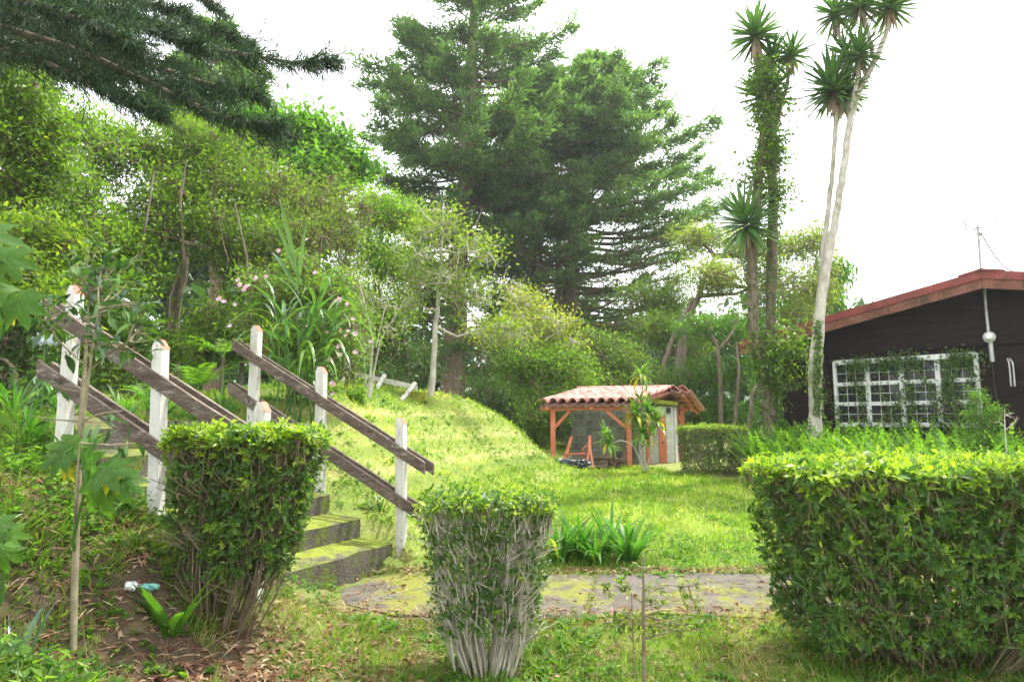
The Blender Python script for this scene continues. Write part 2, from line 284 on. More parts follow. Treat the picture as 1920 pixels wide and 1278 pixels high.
CP += [(.9, 18.3, .55), (-3, 15.5, 2.0), (-5, 12, 2.05), (-6, 20, 2.1), (-1.5, 19, 1.9), (0, 20, 1.2), (-3, 27, 2.0), (-12, 14, 2.2), (-12, 25, 2.3), (-8, 8.5, 1.7), (-4.2, 9.5, 1.75),
       (-5, 7.6, 1.55), (-3.9, 8.2, 1.5), (-7, 6, 1.5), (-5.5, 5.6, 1.35), (-10, 4, 1.6), (-3.5, 6.3, 1.0), (-4.7, 6.5, 1.55), (-4.1, 6.2, 1.42), (-5.6, 6.0, 1.5), (-4.3, 7.0, 1.6), (-2.7, 6.4, .5), (-3.6, 5.5, 1.0), (-2.2, 8.0, .82), (-3.0, 8.5, 1.35), (-1.1, 7.3, .12), (-1.55, 6.8, .07), (-1.8, 6.1, .13), (-2.1, 5.6, .18), (-1.2, 6.5, .0), (-1.3, 6.0, .0), (-2.6, 3.0, .5), (-5, 2, 1.1), (-5, -3, .9)]
CP = np.array(CP)
def _U(r2): return .5*r2*np.log(np.maximum(r2, 1e-9))
_n = len(CP); _d = ((CP[:, None, :2]-CP[None, :, :2])**2).sum(-1)
_K = _U(_d) + np.eye(_n)*.004; _P = np.hstack([np.ones((_n, 1)), CP[:, :2]])
_w = np.linalg.solve(np.vstack([np.hstack([_K, _P]), np.hstack([_P.T, np.zeros((3, 3))])]), np.concatenate([CP[:, 2], np.zeros(3)]))
def smooth(a, b, x): t = np.clip((x-a)/(b-a), 0, 1); return t*t*(3-2*t)
PATH = (-1.62, 11.0, 5.62, 7.27)
def H(x, y):
    x = np.asarray(x, float); y = np.asarray(y, float); sh = x.shape; x = x.ravel(); y = y.ravel()
    out = np.empty(len(x))
    for i in range(0, len(x), 20000):
        xx, yy = np.clip(x[i:i+20000], -30, 30), np.clip(y[i:i+20000], -12, 40)
        r2 = (xx[:, None]-CP[:, 0])**2 + (yy[:, None]-CP[:, 1])**2
        z = _U(r2) @ _w[:_n] + _w[_n] + _w[_n+1]*xx + _w[_n+2]*yy
        base = np.clip(1.3 - xx*.06, .4, 2.2)
        far = smooth(10, 22, np.hypot(xx, (yy-10)*.8)); out[i:i+20000] = z*(1-far) + base*far
    z = out + .015*np.sin(x*2.3+1)*np.sin(y*2.9) + .008*np.sin(x*7.1)*np.sin(y*6.3+2)
    inside = smooth(PATH[0]-.25, PATH[0]+.15, x)*smooth(PATH[2]-.3, PATH[2]+.05, y)*(1-smooth(PATH[3]-.05, PATH[3]+.3, y))
    z = z*(1-inside) + np.minimum(z, -.012)*inside
    qx, qy = x+1.96, y-6.07; t_ = -.9*qx+.43*qy; st = (t_ > -.02) & (t_ < 2.3) & (y > 5.35+.46*t_) & (y < 7.6+.13*t_)
    z = np.where(st, np.minimum(z, .255+.245*t_/.37-.30), z)
    return z.reshape(sh)
def Hs(x, y): return float(H(np.array([x]), np.array([y]))[0])
def axis(lo, hi, n, far):
    a = np.linspace(lo, hi, n); g = np.cumsum(.4*1.45**np.arange(14)); g = g[g < far]
    return np.concatenate([lo-g[::-1], a, hi+g])
gx, gy = axis(-12, 11, 160, 400), axis(0, 24, 150, 400)
XX, YY = np.meshgrid(gx, gy); ZZ = H(XX, YY)
nx, ny = len(gx), len(gy); ii = (np.arange(ny-1)[:, None]*nx + np.arange(nx-1)[None, :]).ravel()
lawnness = smooth(6.95, 7.3, YY)*smooth(-3.5, -2.0, XX+.25*(YY-7))*(1-smooth(18, 24, YY))*(1-smooth(5.5, 8.5, XX))
barksoil = np.clip(smooth(-1.7, -2.3, XX+.12*(YY-5)+.15*np.sin(YY*5))*(1-smooth(6.6, 7.3, YY))*.75 + np.exp(-(((XX+1.95)*.8)**2+((YY-4.05)*1.1)**2)/.5), 0, 1)
lawnness = np.where(barksoil > .02, -barksoil, lawnness)
g = G(); g.add(np.stack([XX, YY, ZZ], -1).reshape(-1, 3), np.stack([ii, ii+1, ii+nx+1, ii+nx], 1), lawnness.ravel())
_n2 = M['soil'].node_tree; _b = _n2.nodes['Principled BSDF']; _src = _b.inputs['Base Color'].links[0].from_socket
_at = _n2.nodes.new('ShaderNodeAttribute'); _at.attribute_name = 'var'; _mx = _n2.nodes.new('ShaderNodeMix'); _mx.data_type = 'RGBA'
_ns = _n2.nodes.new('ShaderNodeTexNoise'); _ns.inputs['Scale'].default_value = 9; _ns.inputs['Detail'].default_value = 8; _rr = ramp(_n2, [(.35, (.12, .17, .03)), (.55, (.20, .25, .05)), (.72, (.33, .30, .13))]); _n2.links.new(_ns.outputs[0], _rr.inputs[0])
_n2.links.new(_at.outputs['Fac'], _mx.inputs[0]); _n2.links.new(_src, _mx.inputs[6]); _n2.links.new(_rr.outputs[0], _mx.inputs[7]); 
_mr = _n2.nodes.new('ShaderNodeMapRange'); _mr.inputs[1].default_value = 0; _mr.inputs[2].default_value = -1; _n2.links.new(_at.outputs['Fac'], _mr.inputs[0])
_m3 = _n2.nodes.new('ShaderNodeMix'); _m3.data_type = 'RGBA'; _r3 = ramp(_n2, [(.35, (.045, .030, .02)), (.55, (.09, .066, .04)), (.72, (.14, .12, .05))]); _n2.links.new(_ns.outputs[0], _r3.inputs[0])
_n2.links.new(_mr.outputs[0], _m3.inputs[0]); _n2.links.new(_mx.outputs[2], _m3.inputs[6]); _n2.links.new(_r3.outputs[0], _m3.inputs[7]); _n2.links.new(_m3.outputs[2], _b.inputs['Base Color']); g.build('ground', M['soil'], smooth=True, kind='structure')

# path: separate mossy concrete slabs
path = bpy.data.objects.new('path', None); S.collection.objects.link(path); path.location = (1, 6.2, 0); path['kind'] = 'structure'
js = [(-1.75, -1.55), (-.05, .05), (.86, .60), (3.05, 2.95), (4.9, 4.95), (6.8, 6.8), (8.9, 8.8), (11, 11)]   # slab joints: x at the far edge, x at the near edge
for k in range(len(js)-1):
    (f0, n0), (f1, n1) = js[k], js[k+1]; q = .012
    jt = lambda s: float(rng.normal()*s)
    poly = [(n0+q, 5.42+jt(.05))] + [(n0+(n1-n0)*t, 5.38+jt(.07)) for t in (.25, .5, .75)] + [(n1-q, 5.42+jt(.05)), (f1-q, 6.93+jt(.05))] + [(f1+(f0-f1)*t, 6.97+jt(.07)) for t in (.25, .5, .75)] + [(f0+q, 6.93+jt(.05))]
    if k == 0: poly = [(-1.15, 5.62), (-.95, 5.46), (-.7, 5.5), (-.5, 5.40), (-.25, 5.45), (n1-q, 5.4), (f1-q, 6.9), (-.35, 7.02), (-.7, 7.05), (-.9, 6.96), (-1.1, 6.98), (-1.35, 6.8), (-1.42, 6.55), (-1.6, 6.35), (-1.52, 6.05), (-1.4, 5.8)]
    poly = [(a_, b_+.27) for a_, b_ in poly]; z = -.002 + jt(.002); g = G(); g.prism(poly, z-.06, z+.002*np.array([jt(1) for _ in poly])); bevel(g.build('slab', M['slab'], path), .01)
g = G()
for (f, n_) in js[1:-1]:
    for t in np.arange(.0, 1, .06):
        x = n_+(f-n_)*t+rng.normal()*.008; g.box((x, 5.69+1.5*t, -.014), (.008+rng.random()**2*.022, 0, 0), (.0, .05, 0), (0, 0, .018+rng.random()*.006))
g.build('joint_moss', M['darkmoss'], path, kind='stuff')

# stairs: concrete steps, each one a part
e = unit(np.array([.43, .9])); f1_ = np.array([-1.96, 6.07]); sdir = np.array([-.36, .12])
stairs = empty('garden_stairs', (-2.2, 6.6, .1), 'mossy concrete garden stairs climbing left between the two railings', 'stairs')
def step_mesh(k):
    o = f1_ + sdir*k; ztop = .255+.245*k
    tl = (5.4+.17*k - o[1])/e[1]; tr = ((7.52+.1*k) - o[1])/e[1]
    a = o+e*tl; b = o+e*tr; dp = np.array([-.62, .26]) if k < 5 else np.array([-.8, .3])
    n = 9; fr = [a+(b-a)*t + np.array([rng.normal()*.006, rng.normal()*.006]) for t in np.linspace(0, 1, n)]
    poly = [tuple(p) for p in fr] + [tuple(b+dp), tuple(a+dp)]
    hz = ztop + rng.normal(size=len(poly))*.006; hz[-2:] += .085 if k < 5 else 0
    g = G(); g.prism(poly, ztop-.30, hz); return g
for k in range(6): bevel(step_mesh(k).build('step', M['step'], stairs), .018, 2)

# retaining edge of the upper terrace (wall left of the stairs)
rw = empty('retaining_wall', (-3.5, 7.0, .8), 'low mossy concrete retaining wall behind the left railing', 'wall')
wp = [at(215, 786, 6.7)[:2], at(270, 788, 6.85)[:2], at(330, 790, 7.0)[:2], at(440, 803, 7.35)[:2]]
for a, b in zip(wp[:-1], wp[1:]):
    dd = unit(b-a); nn = np.array([-dd[1], dd[0]])*.16; q = dd*.008
    g = G(); g.prism([tuple(a+q), tuple(b-q), tuple(b-q+nn), tuple(a+q+nn)], .5, 1.56+rng.normal()*.008); bevel(g.build('wall_section', M['conc'], rw), .015)
# ------------------------------------------------------------------ stair railings
def slanted_board(a, b, h, thick, nrm, var=.5):   # a, b: top-edge end points, vertical end cuts
    a = np.array(a); b = np.array(b); dn = np.array([0, 0, -h]); t = np.array([nrm[0], nrm[1], 0])*thick/2
    V = []
    n = 7
    for i in range(n+1):
        p = a+(b-a)*i/n + np.array([0, 0, rng.normal()*.0025]) + t*rng.normal()*.06
        V += [p-t, p+t, p+t+dn, p-t+dn]
    F = []
    for i in range(n):
        o = 4*i
        F += [[o+j, o+(j+1) % 4, o+4+(j+1) % 4, o+4+j] for j in range(4)]
    F += [[0, 3, 2, 1], [4*n, 4*n+1, 4*n+2, 4*n+3]]
    g = G(); g.add(V, F, var); return g
def railing(name, label, posts, boards, s=.05):
    P = [np.array(at(*q[:3])) for q in posts]; root = empty(name, (P[0][0], P[0][1], posts[0][3]), label, 'railing', 'white post stair railings')
    d = unit(np.array([P[-1][0]-P[0][0], P[-1][1]-P[0][1]])); fr = np.array([d[1], -d[0]])   # front normal
    if fr[1] > 0: fr = -fr
    for p, q in zip(P, posts):
        lean = np.array([rng.normal()*.012, rng.normal()*.01]); zt = p[2]; zb = q[3]-.25; c = p[:2]
        D3 = np.array([d[0], d[1]])
        def ring(z, sd, sf, sh=0):
            f = (z-zb)/(zt-zb); o = c + lean*(1-f)*2
            return [(*(o + D3*(i*sd+sh) + fr*j*sf), z) for i, j in ((-1, -1), (1, -1), (1, 1), (-1, 1))]
        g = G(); R = [ring(z, s, s) for z in np.linspace(zb, zt-.075, 6)]
        g.add(sum(R, []), [[4*i+j, 4*i+(j+1) % 4, 4*i+4+(j+1) % 4, 4*i+4+j] for i in range(5) for j in range(4)])
        g.add(R[-1], [[0, 1, 2, 3]])
        bevel(g.build('post', M['white'], root), .006)
        g = G(); r0 = ring(zt-.0745, s, s); r1 = ring(zt-.004, s*.34, s*.80, s*.25)
        g.add(r0+r1, [[j, (j+1) % 4, 4+(j+1) % 4, 4+j] for j in (1, 2, 0)] + [[4, 5, 6, 7]]); g.build('post_top', M['white'], root)
        g = G(); k = -1 if d[0] > 0 else -1
        side = [3, 0] if d[0] < 0 else [1, 2]
        A, B = side; q4 = np.array([r0[A], r0[B], r1[B], r1[A]]); out = np.array([*(D3*(-1 if d[0] < 0 else 1)*.0), 0])
        g.add(q4 + np.array([*(-D3 if d[0] < 0 else D3), .6])*.002, [[0, 1, 2, 3]])
        tp = np.array(r1)+np.array([0, 0, .004]); g.add(tp, [[0, 1, 2, 3]])
        g.build('painted_cap', M['redcap'], root)
    for (x0, y0, x1, y1) in boards:
        for sgn, nm in ((1, 'rail_board'), (-1, 'rail_board')):
            off = (s+.017)*sgn; p0 = np.array([*(P[0][:2]+fr*(s+.017)), 0])
            a = on_plane(x0, y0, p0, np.array([*fr, 0])); b = on_plane(x1, y1, p0, np.array([*fr, 0]))
            if sgn < 0: sh = -fr*2*(s+.017); a = a+np.array([*sh, 0]); b = b+np.array([*sh, 0]) + np.array([*(unit(b[:2]-a[:2])*.05), -.02])
            bevel(slanted_board(a, b, .128, .03, fr, rng.random()).build(nm, M['rail'], root), .004)
    for (x0, y0, x1, y1) in boards:
        for p in P:
            o = np.array([*(p[:2]+fr*(s+.033)), 0]); a = on_plane(x0, y0, o, np.array([*fr, 0])); b = on_plane(x1, y1, o, np.array([*fr, 0])); L = np.linalg.norm((b-a)[:2]); f = np.dot(p[:2]-a[:2], (b-a)[:2])/L**2
            if 0 < f < 1:
                c = a+(b-a)*f; c[2] -= .062; c[:2] += fr*.0; g = G(); ff = np.array([*fr, 0]); g.tube([c, c+ff*.008], .011, 8); g.build('bolt', M['cable'], root)
    return root
railing('stair_railing', 'far stair railing of three white posts with two brown boards ending above the lowest step',
        [(752, 782, 7.55, .25), (603, 687, 7.8, .8), (482, 610, 8.05, 1.3)], [(436, 635, 797, 866), (428, 716, 790, 955)])
railing('stair_railing', 'near stair railing of three white posts, partly behind the left hedge and the sapling',
        [(493, 752, 4.95, .35), (302, 636, 5.13, .8), (143, 535, 5.35, 1.2)], [(84, 560, 500, 832), (72, 674, 500, 960)], .045)

# broken fence on the crest
bf = empty('broken_fence', at(720, 748, 13), 'tilted broken fence of thin pale posts and one peeling rail on the mound', 'fence')
for (x0, y0, x1, y1) in [(692, 752, 722, 702), (748, 756, 779, 717), (632, 742, 655, 676)]:
    a, b = at(x0, y0, 12.8), at(x1, y1, 13.0); ax = unit(b-a); sx = unit(np.cross(ax, [0, 1, .1])); sy = np.cross(ax, sx)
    g = G(); g.box((a+b)/2, sx*.038, sy*.03, ax*np.linalg.norm(b-a)/2); bevel(g.build('post', M['whitedirty'], bf), .004)
g = slanted_board(at(652, 693, 13.1), at(783, 722, 13.1), .10, .03, (0, -1)); g.build('rail_board', M['whitedirty'], bf)
kb = np.array(at(768, 744, 13.4)); kb[2] = Hs(kb[0], kb[1])+.03; g = G(); g.prism([(kb[0]-.34, kb[1]-.12), (kb[0]+.34, kb[1]-.14), (kb[0]+.35, kb[1]+.2), (kb[0]-.34, kb[1]+.2)], kb[2]-.15, kb[2]+.03)
tag(bevel(g.build('kerb_stone', M['moss']), .02, 2), 'moss-covered kerb stone on the crest beside the broken fence', 'kerb')

# ------------------------------------------------------------------ open shed with clay tile roof
SZ = Hs(3, 16.5)
shed = empty('garden_shed', (2.6, 17, SZ), 'open block shed with pink clay tile roof and orange posts beside the mound', 'shed')
def bar(a, b, wx, wy, mat, name, parent, bv=.006):
    a = np.array(a, float); b = np.array(b, float); ax = unit(b-a)
    ref = np.array([0, 1, 0.]) if abs(ax[1]) < .8 else np.array([0, 0, 1.])
    sx = unit(np.cross(ax, ref)); sy = np.cross(sx, ax)
    g = G(); g.box((a+b)/2, sx*wx/2, sy*wy/2, ax*np.linalg.norm(b-a)/2, rng.random()); o = g.build(name, mat, parent)
    if bv: bevel(o, bv)
    return o
qf = np.array([1.09, 1.32, .335]); E0 = np.array([.62, 16.0, 1.99]); er = np.array([1., -.04, .012]); er = er/np.linalg.norm(er)   # front slope
def tile_mesh(flip=1, var=.5):
    g = G(); V = []
    for i, (t, r) in enumerate(((0, .108), (1, .092))):
        for sgn in (0, 1):
            for a in np.linspace(-PI*.5, PI*.5, 7): V.append((math.sin(a)*(r-.014*sgn), t*.42, math.cos(a)*(r-.014*sgn)*.85))
    F = []
    for i in range(6): F += [[i, i+1, 15+i, 14+i], [7+i+1, 7+i, 21+i, 21+i+1], [i+1, i, 7+i, 7+i+1], [14+i, 14+i+1, 21+i+1, 21+i]]
    g.add(V, F, var); return g.mesh('roof_tile', M['tile'], True)
tms = [tile_mesh(var=v) for v in (.1, .4, .7, 1.)]
def tiles(E, er, qv, ncol, nrow, wd, parent, start=0, under=True):
    nq = np.linalg.norm(qv); qd = qv/nq; N = np.cross(er, qd); N = N/np.linalg.norm(N); N = N*np.sign(N[2]); step = nq/nrow
    for c in range(start, ncol):
        for r in range(nrow):
            P = E + er*wd*(c+.5) + qd*step*r + N*(.012+.004*rng.normal()) + er*rng.normal()*.006
            Dv = qd + N*.045 + er*rng.normal()*.015
            inst('roof_tile', tms[rng.integers(4)], parent, frame_mat(P, Dv, N, 1.0))
            if under:      # channel tile, turned over
                P = E + er*wd*(c+1.0) + qd*step*r - N*.03
                inst('roof_tile', tms[rng.integers(4)], parent, frame_mat(P, qd+N*.045, -N, 1.0))
tiles(E0, er, qf, 10, 5, .225, shed)
R0 = E0 + qf                                              # ridge start
qb = np.array([.80, 1.70, -.43]); qbn = unit(qb)
tiles(R0 + qb*1.0, er, -qb, 12, 5, .225, shed, start=6)
g = G()                                                    # ridge tiles
for k in range(8):
    c = R0 + er*(.12+.29*k) + np.array([0, 0, .045]); inst('ridge_tile', tms[k % 4], shed, frame_mat(c-er*.2, er, (0, 0, 1), .8))
# battens and rafters under both slopes
for r in np.linspace(.06, .96, 5):
    bar(E0+qf*r+np.array([0, 0, -.10]), E0+qf*r+er*2.3+np.array([0, 0, -.10]), .05, .035, M['bark'], 'batten', shed, 0)
    bar(R0+qb*r+er*1.3+np.array([0, 0, -.09]), R0+qb*r+er*2.75+np.array([0, 0, -.09]), .05, .035, M['bark'], 'batten', shed, 0)
for c in (.15, 1.2, 2.15):
    bar(E0+er*c+np.array([0, 0, -.15]), R0+er*c+np.array([0, 0, -.15]), .06, .07, M['orange'], 'rafter', shed)
for c in (1.6, 2.6):
    bar(R0+er*c+np.array([0, 0, -.15]), R0+er*c+qb+np.array([0, 0, -.15]), .06, .07, M['orange'], 'rafter', shed)
def post(px, py, D, ztop, wd=.115):
    p = at(px, py, D); z0 = Hs(p[0], p[1])-.1; return bar((p[0], p[1], z0), (p[0], p[1], ztop), wd, wd, M['orange'], 'post', shed), p
beamz = 1.80
_, pA = post(1037, 866, 16.25, beamz); _, pB = post(1180, 865, 16.1, beamz)
_, pC = post(1216, 862, 16.35, 1.75, .09)
bar((pA[0]-.28, pA[1], beamz+.05), (pB[0]+.2, pB[1], beamz+.07), .10, .09, M['orange'], 'beam', shed)
bar((pA[0]+.03, pA[1]-.0, beamz-.40), (pA[0]+.40, pA[1], beamz), .075, .06, M['orange'], 'brace', shed)
bar((pB[0]-.05, pB[1]-.0, beamz-.40), (pB[0]-.52, pB[1], beamz), .075, .06, M['orange'], 'brace', shed)
pR = at(1280, 862, 18.2); bar((pR[0], pR[1], .3), (pR[0], pR[1], 1.9), .13, .13, M['orange'], 'post', shed)
bar((pR[0]-.9, pR[1], 1.86), (pR[0]+.15, pR[1], 1.86), .09, .09, M['orange'], 'beam', shed)
bar((pR[0]-.03, pR[1]-.02, 1.5), (pR[0]-.45, pR[1]-.9, 1.98), .07, .07, M['orange'], 'brace', shed)
blk = {}
def blocks(a, b, z0, z1, parent, bw=.39, bh=.19, th=.07, holes=(), mat='block'):
    a = np.array(a, float); b = np.array(b, float); L = np.linalg.norm(b-a); d = (b-a)/L; n = np.array([d[1], -d[0]])
    if n[1] > 0: n = -n
    rows = int(round((z1-z0)/bh)); bh = (z1-z0)/rows
    g = G(); cc = (a+b)/2; g.box((cc[0]+n[0]*.022, cc[1]+n[1]*.022, (z0+z1)/2), (d[0]*L/2, d[1]*L/2, 0), (n[0]*.05, n[1]*.05, 0), (0, 0, (z1-z0)/2-.004)); g.build('mortar', M['joint'], parent)
    for r in range(rows):
        x = -(bw/2 if r % 2 else 0)
        while x < L-.02:
            x0, x1 = max(x, 0)+.004, min(x+bw, L)-.004; x += bw
            if x1-x0 < .03: continue
            zc = z0+(r+.5)*bh; key = (round(x1-x0, 2), mat)
            if any(h0 < (x0+x1)/2 < h1 and hz0 < zc < hz1 for h0, h1, hz0, hz1 in holes): continue
            if (key, bh) not in blk:
                q = G(); q.box((0, 0, 0), (key[0]/2, 0, 0), (0, th/2, 0), (0, 0, bh/2-.004)); blk[(key, bh)] = q.mesh('block', M[mat])
            c = a + d*(x0+x1)/2 + n*(.04+rng.normal()*.0015)
            o = inst('block', blk[(key, bh)], parent, Matrix.Translation((c[0], c[1], zc)) @ Matrix.Rotation(math.atan2(d[1], d[0]), 4, 'Z'))
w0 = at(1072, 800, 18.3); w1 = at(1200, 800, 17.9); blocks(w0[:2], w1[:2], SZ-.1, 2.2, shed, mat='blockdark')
c0 = at(1197, 800, 16.9); c1 = at(1263, 800, 16.75); blocks(c0[:2], c1[:2], SZ-.12, 1.92, shed)
dside = np.array([.45, 1.7]); blocks(c1[:2]+[-.02, .06], c1[:2]+dside, SZ-.12, 1.92, shed); blocks(c0[:2]+[0.02, .06], c0[:2]+[.12, 1.2], SZ-.12, 1.92, shed)
dl = at(1233, 800, 16.82); dr = at(1247, 800, 16.8)
g = G(); g.box(((dl[0]+dr[0])/2, dl[1]-.12, SZ+.58), ((dr[0]-dl[0])/2, 0, 0), (0, .02, 0), (0, 0, .62)); dob = bevel(g.build('door', M['orange'], shed), .006)
g = G(); g.box(((dl[0]+dr[0])/2, dl[1]-.145, SZ+.55), (.03, 0, 0), (0, .008, 0), (0, 0, .012)); g.build('door_latch', M['cable'], dob)
vp = at(1254, 769, 16.6); g = G(); g.box((vp[0], vp[1]+.05, vp[2]), (.045, 0, 0), (0, .05, 0), (0, 0, .065)); g.build('vent_hole', M['cable'], shed)
s0, s1 = at(1226, 750, 16.55), at(1269, 754, 16.5)
g = G(); g.prism([(s0[0]-.1, s0[1]), (s1[0], s1[1]), (s1[0]+.42, s1[1]+1.6), (s0[0]+.3, s0[1]+1.6)], [2.0, 1.93, 1.95, 2.02], [2.10, 2.03, 2.05, 2.12]); bevel(g.build('roof_slab', M['moss'], shed), .02, 2)

# things standing in the shed
def thingtube(name, root, pts, r, mat, k=6): g = G(); g.tube(pts, r, k); return g.build(name, mat, root, True)
hc = at(1105, 872, 15.7); hz = Hs(hc[0], hc[1]); cart = empty('hand_cart', (hc[0], hc[1], hz), 'rusty orange hand cart frame tipped on end with curved hoop in the open shed', 'cart')
A = lambda px, py, D: at(px, py, D)
for pts, nm, wd in [([(1058, 862, 16.0), (1072, 818, 16.2)], 'shaft', .07), ([(1104, 858, 15.8), (1106, 817, 16.0)], 'shaft', .07), ([(1097, 880, 15.6), (1107, 835, 15.9)], 'leg', .05), ([(1112, 878, 15.6), (1106, 835, 15.9)], 'leg', .05), ([(1060, 851, 16.0), (1106, 850, 15.9)], 'crossbar', .04), ([(1066, 838, 16.1), (1062, 870, 16.0)], 'brace', .04)]:
    bar(A(*pts[0]), A(*pts[1]), wd, .04, M['orange'], nm, cart, .004)
g = G(); cc = A(1104, 850, 15.95); th = np.linspace(PI*.45, PI*1.25, 10); g.tube(np.stack([cc[0]+.16*np.cos(th), cc[1]+0*th, cc[2]+.22*np.sin(th)-.03], 1), .018, 6); g.build('hoop', M['orange'], cart, True)
def lump(c, r, seed, nu=18, nv=10, amp=.3, flat=.5):
    rg = np.random.default_rng(seed); u = np.linspace(0, 2*PI, nu, endpoint=False); v = np.linspace(0.05, PI*.96, nv); U, Vv = np.meshgrid(u, v)
    q = 1.0
    for k in range(7):
        f = rg.normal(size=3)*(2+k*1.4); ph = rg.random()*6; q = q + amp/(1+k*.35)*(1-2*np.abs(np.sin(f[0]*np.cos(U)*np.sin(Vv)+f[1]*np.sin(U)*np.sin(Vv)+f[2]*np.cos(Vv)+ph)))*.7
    X = c[0]+r[0]*q*np.cos(U)*np.sin(Vv); Y = c[1]+r[1]*q*np.sin(U)*np.sin(Vv); Z = c[2]+r[2]*q*np.cos(Vv)
    V = np.stack([X, Y, Z], -1).reshape(-1, 3); i = np.arange(nv-1)[:, None]*nu; j = np.arange(nu)[None, :]
    F = np.stack([i+j, i+nu+j, i+nu+(j+1) % nu, i+(j+1) % nu], -1).reshape(-1, 4); return V, F
tp = at(1062, 868, 15.4); g = G(); V, F = lump((tp[0], tp[1], Hs(tp[0], tp[1])+.05), (.30, .25, .11), 3, 48, 22, .13); g.add(V, F)
V, F = lump((tp[0]+.33, tp[1]-.05, Hs(tp[0], tp[1])+.04), (.24, .2, .10), 5, 40, 18, .18); g.add(V, F); tag(g.build('plastic_sheet', M['tarp'], smooth=False), 'crumpled dark plastic sheet lying in front of the shed', 'plastic sheet')
for k in range(26):
    c = at(1122+rng.random()*66, 866-rng.random()*20, 16.3+rng.random()*.5); a = rng.normal(size=3)*[1, .5, .15]; a = unit(a)*(.09+rng.random()*.1); r = .03+rng.random()*.04
    c[2] = Hs(c[0], c[1])+.03+rng.random()*.27
    g = G(); g.tube([c-a, c, c+a], [r, r*1.05, r*.9], 7, rng.random()); o = g.build('log', M['log'], smooth=False)
    tag(o, 'cut log in the woodpile under the shed roof', 'log', 'logs heaped in the shed')
c = at(1160, 852, 16.1); g = G(); V, F = lump(c, (.10, .09, .08), 9, 20, 12, .18); g.add(V, F); tag(g.build('rubbish_bag', M['tarp'], smooth=True), 'black rubbish bag lying on top of the woodpile in the shed', 'bag')

# ------------------------------------------------------------------ dark wooden house
W0 = np.array([6.84, 14.4]); hd = np.array([.70, -.714]); hn = np.array([-.714, -.70])
def hp(px, py, off=0.):
    p0 = np.array([*(W0+hn*off), 0]); q = on_plane(px, py, p0, np.array([*hn, 0])); return float((q[:2]-p0[:2]) @ hd), float(q[2])
def hw(t, z, off=0.): p = W0+hd*t+hn*off; return np.array([p[0], p[1], z])
house = empty('wooden_house', hw(1.2, .4), 'dark brown wooden house with red-edged gable roof behind the ferns', 'house')
OV = .55
tl, zl = hp(1388, 641, OV); ta, za = hp(1840, 509, OV); tb_, zb_ = hp(1392, 669, OV); _, zab = hp(1840, 541, OV)
sl_ = (za-zl)/(ta-tl); tr = ta+(ta-tl); HB = za-zab
def roofz(t): return za - abs(t-ta)*sl_
def facade_poly(name, pts, off, th, mat, parent, var=.5):     # extruded polygon on the facade
    pts = list(pts); n = len(pts); F_ = [hw(t, z, off+th) for t, z in pts]; B_ = [hw(t, z, off) for t, z in pts]
    c = np.mean(F_, 0); cb = np.mean(B_, 0)
    g = G(); g.add(F_+B_, [[i, (i+1) % n, n+(i+1) % n, n+i] for i in range(n)], var)
    g.add(F_+[c], [[i, (i+1) % n, n] for i in range(n)], var); g.add(B_+[cb], [[(i+1) % n, i, n] for i in range(n)], var)
    return g.build(name, mat, parent)
LE, RE = hp(1466, 700)[0], 6.6; z = .3; k = 0; BH = .165; Zbrk = hp(1750, 655)[1]
while z < za-.45:
    zt = min(z+BH-.006, za-.40)
    up = z > Zbrk; off = .06 if up else 0.0
    def lim(zz): tt = (za-HB*.6-zz)/sl_; return max(LE, ta-tt), min(RE, ta+tt)
    a0, b0 = lim(z); a1, b1 = lim(zt)
    o = facade_poly('siding_board', [(a0, z), (b0, z), (b1, zt), (a1, zt)], off, .022+rng.normal()*.0015, M['siding'], house, rng.random())
    z += BH; k += 1
# walls behind the boards
bk = 8.0
def wallbox(t0, t1, o0, o1, z0, z1, name, mat):
    P = [hw(t0, 0, o0)[:2], hw(t1, 0, o0)[:2], hw(t1, 0, o1)[:2], hw(t0, 0, o1)[:2]]; g = G(); g.prism([tuple(p) for p in P], z0, z1); return g.build(name, mat, house)
wallbox(LE, RE, -.02, -bk, .1, zl-.15, 'wall', M['siding'])
facade_poly('gable_wall', [(LE, zl-.16), (RE, zl-.16), (RE, roofz(RE)-HB), (ta, za-HB*.8), (LE, roofz(LE)-HB*.8)], -.1, .08, M['siding'], house)
# roof slopes, fascia boards
for sg in (-1, 1):
    te = tl-.0 if sg < 0 else tr
    A0 = hw(ta, za, OV); A1 = hw(ta, za, -bk); B0 = hw(te, zl, OV); B1 = hw(te, zl, -bk); dn = np.array([0, 0, -.05])
    g = G(); V = [A0, A1, B1, B0]; g.add([v+np.array([0, 0, -.012]) for v in V]+[v+dn for v in V], [[0, 1, 2, 3], [7, 6, 5, 4], [0, 3, 7, 4], [1, 5, 6, 2], [3, 2, 6, 7]])
    g.build('roof', M['redmetal'], house)
    nseg = 3
    for s_ in range(nseg):
        u0, u1 = s_/nseg, (s_+1)/nseg; t0 = ta+(te-ta)*u0; t1 = ta+(te-ta)*u1; q = .003*(1 if t1 > t0 else -1); t0 += q; t1 -= q
        r0, r1 = roofz(t0), roofz(t1)
        facade_poly('bargeboard', [(t0, r0-HB), (t1, r1-HB), (t1, r1-.04), (t0, r0-.04)], OV, .03, M['barge'], house, rng.random())
        facade_poly('roof_edge', [(t0, r0-HB*.44), (t1, r1-HB*.44), (t1, r1+.012), (t0, r0+.012)], OV+.032, .02, M['redmetal'], house)
    g = G(); bb = [hw(te, 0, OV+.03), hw(te, 0, -bk)]
    g.box(((bb[0]+bb[1])/2)+np.array([0, 0, zl-.14]), np.array([*hd, 0])*.015*1, np.array([*hn, 0])*(bk+OV)/2, (0, 0, .12)); g.build('fascia_board', M['barge'], house)
